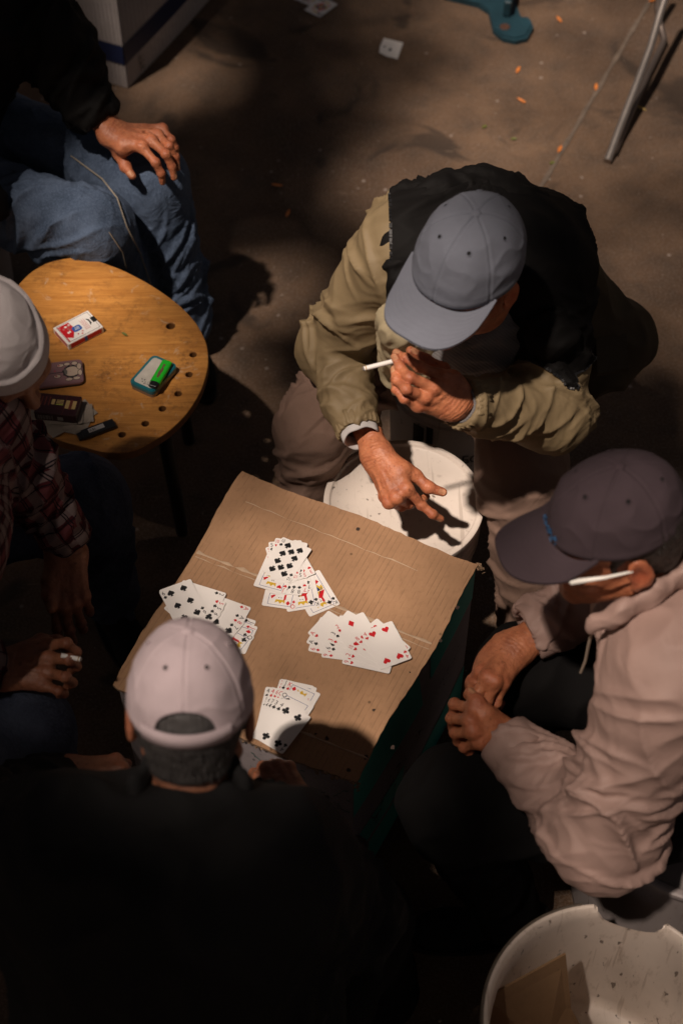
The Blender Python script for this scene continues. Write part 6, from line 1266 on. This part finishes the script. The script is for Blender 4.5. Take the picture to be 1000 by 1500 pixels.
def ground_card(px, up_px, rank, st, label, z=.002, **k):
    c = P(*px, 0); u_ = P(px[0] + up_px[0], px[1] + up_px[1], 0) - c; return play_card(c, u_, z, rank, st, label, 'cards dropped on the ground')
ground_card((470, 12), (30, -22), 'Q', 's', 'dropped playing card lying face up under another at the top edge', .004); ground_card((448, -4), (34, 14), 'K', 'h', 'dropped playing card half out of frame at the top edge', .002)
# torn piece of card
mb = MB(); c = [P(x, y, 0) for x, y in ((556, 70), (562, 57), (590, 64), (582, 88), (566, 84), (555, 78))]; mb.prism([tuple(p_[:2]) for p_ in c][::-1], .003, .0036, 0)
pc_ = P(563, 70, 0); mb.flat([(pc_[0] + .009 * x, pc_[1] + .007 * y) for x, y in suit('s')[0]], .0039, 1); pc2 = P(571, 74, 0); mb.flat([(pc2[0] + .005 * x, pc2[1] + .009 * y) for x, y in ((-1, -1), (1, -.6), (.6, 1), (-.6, .4))], .0039, 2)
mb.obj('torn_card', [M['card'], M['black'], M['hair_grey']], label='torn white scrap of a playing card on the open floor', cat='card')
# teal foot of a trestle at the top
g_t = plain('chipped_teal_paint', (.012, .045, .062), .5, var=.5, sc=25, bump=.3); tf = empty('teal_stand_foot', tuple(P(745, 30, 0)), 'chipped teal metal foot with a bolt hole at the top edge', 'stand')
poly = [(640, -40), (650, -8), (700, 4), (715, 14), (722, 42), (736, 54), (755, 58), (772, 54), (781, 38), (776, 26), (764, 26), (752, -5), (748, -45)]
mb = MB(); pp = [tuple(P(x, y, .02)[:2]) for x, y in poly]; cx_, cy_ = np.mean(pp, 0); mb.prism(pp[::-1], .002, .016, 0); mb.obj('foot_plate', g_t, tf)
mb = MB(); pp2 = [(cx_ + (x - cx_) * .93, cy_ + (y - cy_) * .93) for x, y in pp]; mb.prism(pp2[::-1], .016, .021, 0); mb.obj('foot_plate', g_t, tf)
mb = MB(); h_ = P(739, 38, .024); mb.lathe([(0, .0222), (.0085, .0222), (.012, .0225), (.013, .0235), (.0145, .0228), (.016, .0213)], (h_[0], h_[1], 0), 20); mb.obj('bolt_socket', plain('rusty_socket', (.07, .03, .018), .8, var=.4), tf, smooth_=True)
mb = MB(); mb.box((-.02, -.012, 0), (.30, .012, .055), 0, frame(P(752, -60, 0) - P(738, 20, 0)), P(742, 20, .021), .004); mb.obj('rib', g_t, tf)
# metal chair leg
M['steel'] = plain('brushed_steel', (.40, .36, .33), .38, .85, var=.2, sc=40)
ch = empty('metal_chair', tuple(P(890, 235, 0)), 'bent grey metal chair frame standing at the top right corner', 'chair')
mb = MB(); pts = [P(889, 236, .012), P(906, 190, .05), P(930, 128, .10), P(951, 72, .15), P(966, 20, .20), P(985, -40, .26), P(1010, -120, .42)]; mb.tube(pts, .0115, 14); mb.obj('leg', M['steel'], ch, smooth_=True)
mb = MB(); pts = [P(899, 222, .02), P(921, 170, .02), P(948, 108, .02), P(968, 68, .02), P(972, 58, .025), P(965, 30, .05), P(962, 10, .08), P(975, -60, .2)]; mb.tube(pts, .010, 12); mb.obj('runner', plain('dark_steel', (.16, .13, .115), .45, .7), ch, smooth_=True)
mb = MB(); q = P(1010, -120, .43); mb.box((-.03, -.05, 0), (.38, .36, .02), 0, None, q, .01); mb.obj('seat', M['black_plastic'], ch)
for dx, dy in ((.34, .0), (.0, .33), (.34, .33)): mb = MB(); mb.tube([q + A3(dx, dy, 0), q + A3(dx * 1.1, dy * 1.1, -.42)], .0115, 12); mb.obj('leg', M['steel'], ch, smooth_=True)
# white and blue printed carton at the top left
cb0, cb1, cbl = P(188, 130, 0), P(305, 0, 0), P(118, 78, 0); pb_ = empty('printed_carton', tuple(cb0), 'white corrugated carton with navy blue bands standing at the top left', 'carton')
tr_ = unit(cb1 - cb0); tl_ = unit(A3(-tr_[1], tr_[0], 0)); Lr, Ll, Hc = .62, .40, .34; mw = cardboard('white_corrugated_board', (.40, .36, .35), False); mn = plain('navy_print', (.010, .016, .055), .5, var=.2)
for org, t, L, nm in ((cb0, tr_, Lr, 'right'), (cb0, tl_, Ll, 'left'), (cb0 + tl_ * Ll, tr_, Lr, 'far'), (cb0 + tr_ * Lr, tl_, Ll, 'end')):
    on_ = A3(t[1], -t[0], 0) * (1 if nm == 'right' else -1 if nm == 'left' else 0); R = np.stack([t, A3(-t[1], t[0], 0), A3(0, 0, 1)], 1)
    s1 = 1 if nm in ('right', 'end') else -1
    V = []; nx = 60
    for i in range(nx + 1):
        for k in range(5): V.append(org + t * (L * i / nx) + A3(t[1], -t[0], 0) * s1 * (.0016 * math.cos(i * math.pi) * (nm in ('right', 'left')) + .006 * math.sin(math.pi * i / nx)) + A3(0, 0, .002 + (Hc - .002) * k / 4))
    mb = MB(); mb.add(V, [(5 * i + k, 5 * i + 5 + k, 5 * i + 6 + k, 5 * i + 1 + k) for i in range(nx) for k in range(4)]); pn = mb.obj('side_panel', mw, pb_)
    if nm in ('right', 'left'):
        mb = MB()
        for z0, z1 in ((.085, .150), (.318, .339)):
            pts = []
            for i in range(25): p_ = org + t * (L * i / 24) + A3(t[1], -t[0], 0) * s1 * (.0030 + .006 * math.sin(math.pi * i / 24)); z_ = 0.0; pts += [p_ + A3(0, 0, z0 - z_), p_ + A3(0, 0, z1 - z_)]
            mb.add(pts, [(2 * i, 2 * i + 2, 2 * i + 3, 2 * i + 1) for i in range(24)])
        mb.obj('printed_band', mn, pn)
    if nm == 'right':
        mb = MB(); Rt = np.stack([t, A3(0, 0, 1), A3(t[1], -t[0], 0)], 1)
        for k, tx in enumerate(('ALL', 'SEE', '100')): put_text(mb, tx, .020, (.075, .068 - k * .020), Rt, org, .0085, 0)
        put_text(mb, 'C', .12, (.24, .262), Rt, org, .0105, 0)
        mb.obj('lettering', M['black'], pn)
mb = MB(); Ft = [cb0, cb0 + tr_ * Lr, cb0 + tr_ * Lr + tl_ * Ll, cb0 + tl_ * Ll]; mb.add([p_ + A3(0, 0, Hc) for p_ in Ft] + [p_ + A3(0, 0, Hc + .004) for p_ in Ft], [(3, 2, 1, 0), (4, 5, 6, 7), (0, 1, 5, 4), (1, 2, 6, 5), (2, 3, 7, 6), (3, 0, 4, 7)]); mb.obj('top_flap', mw, pb_)
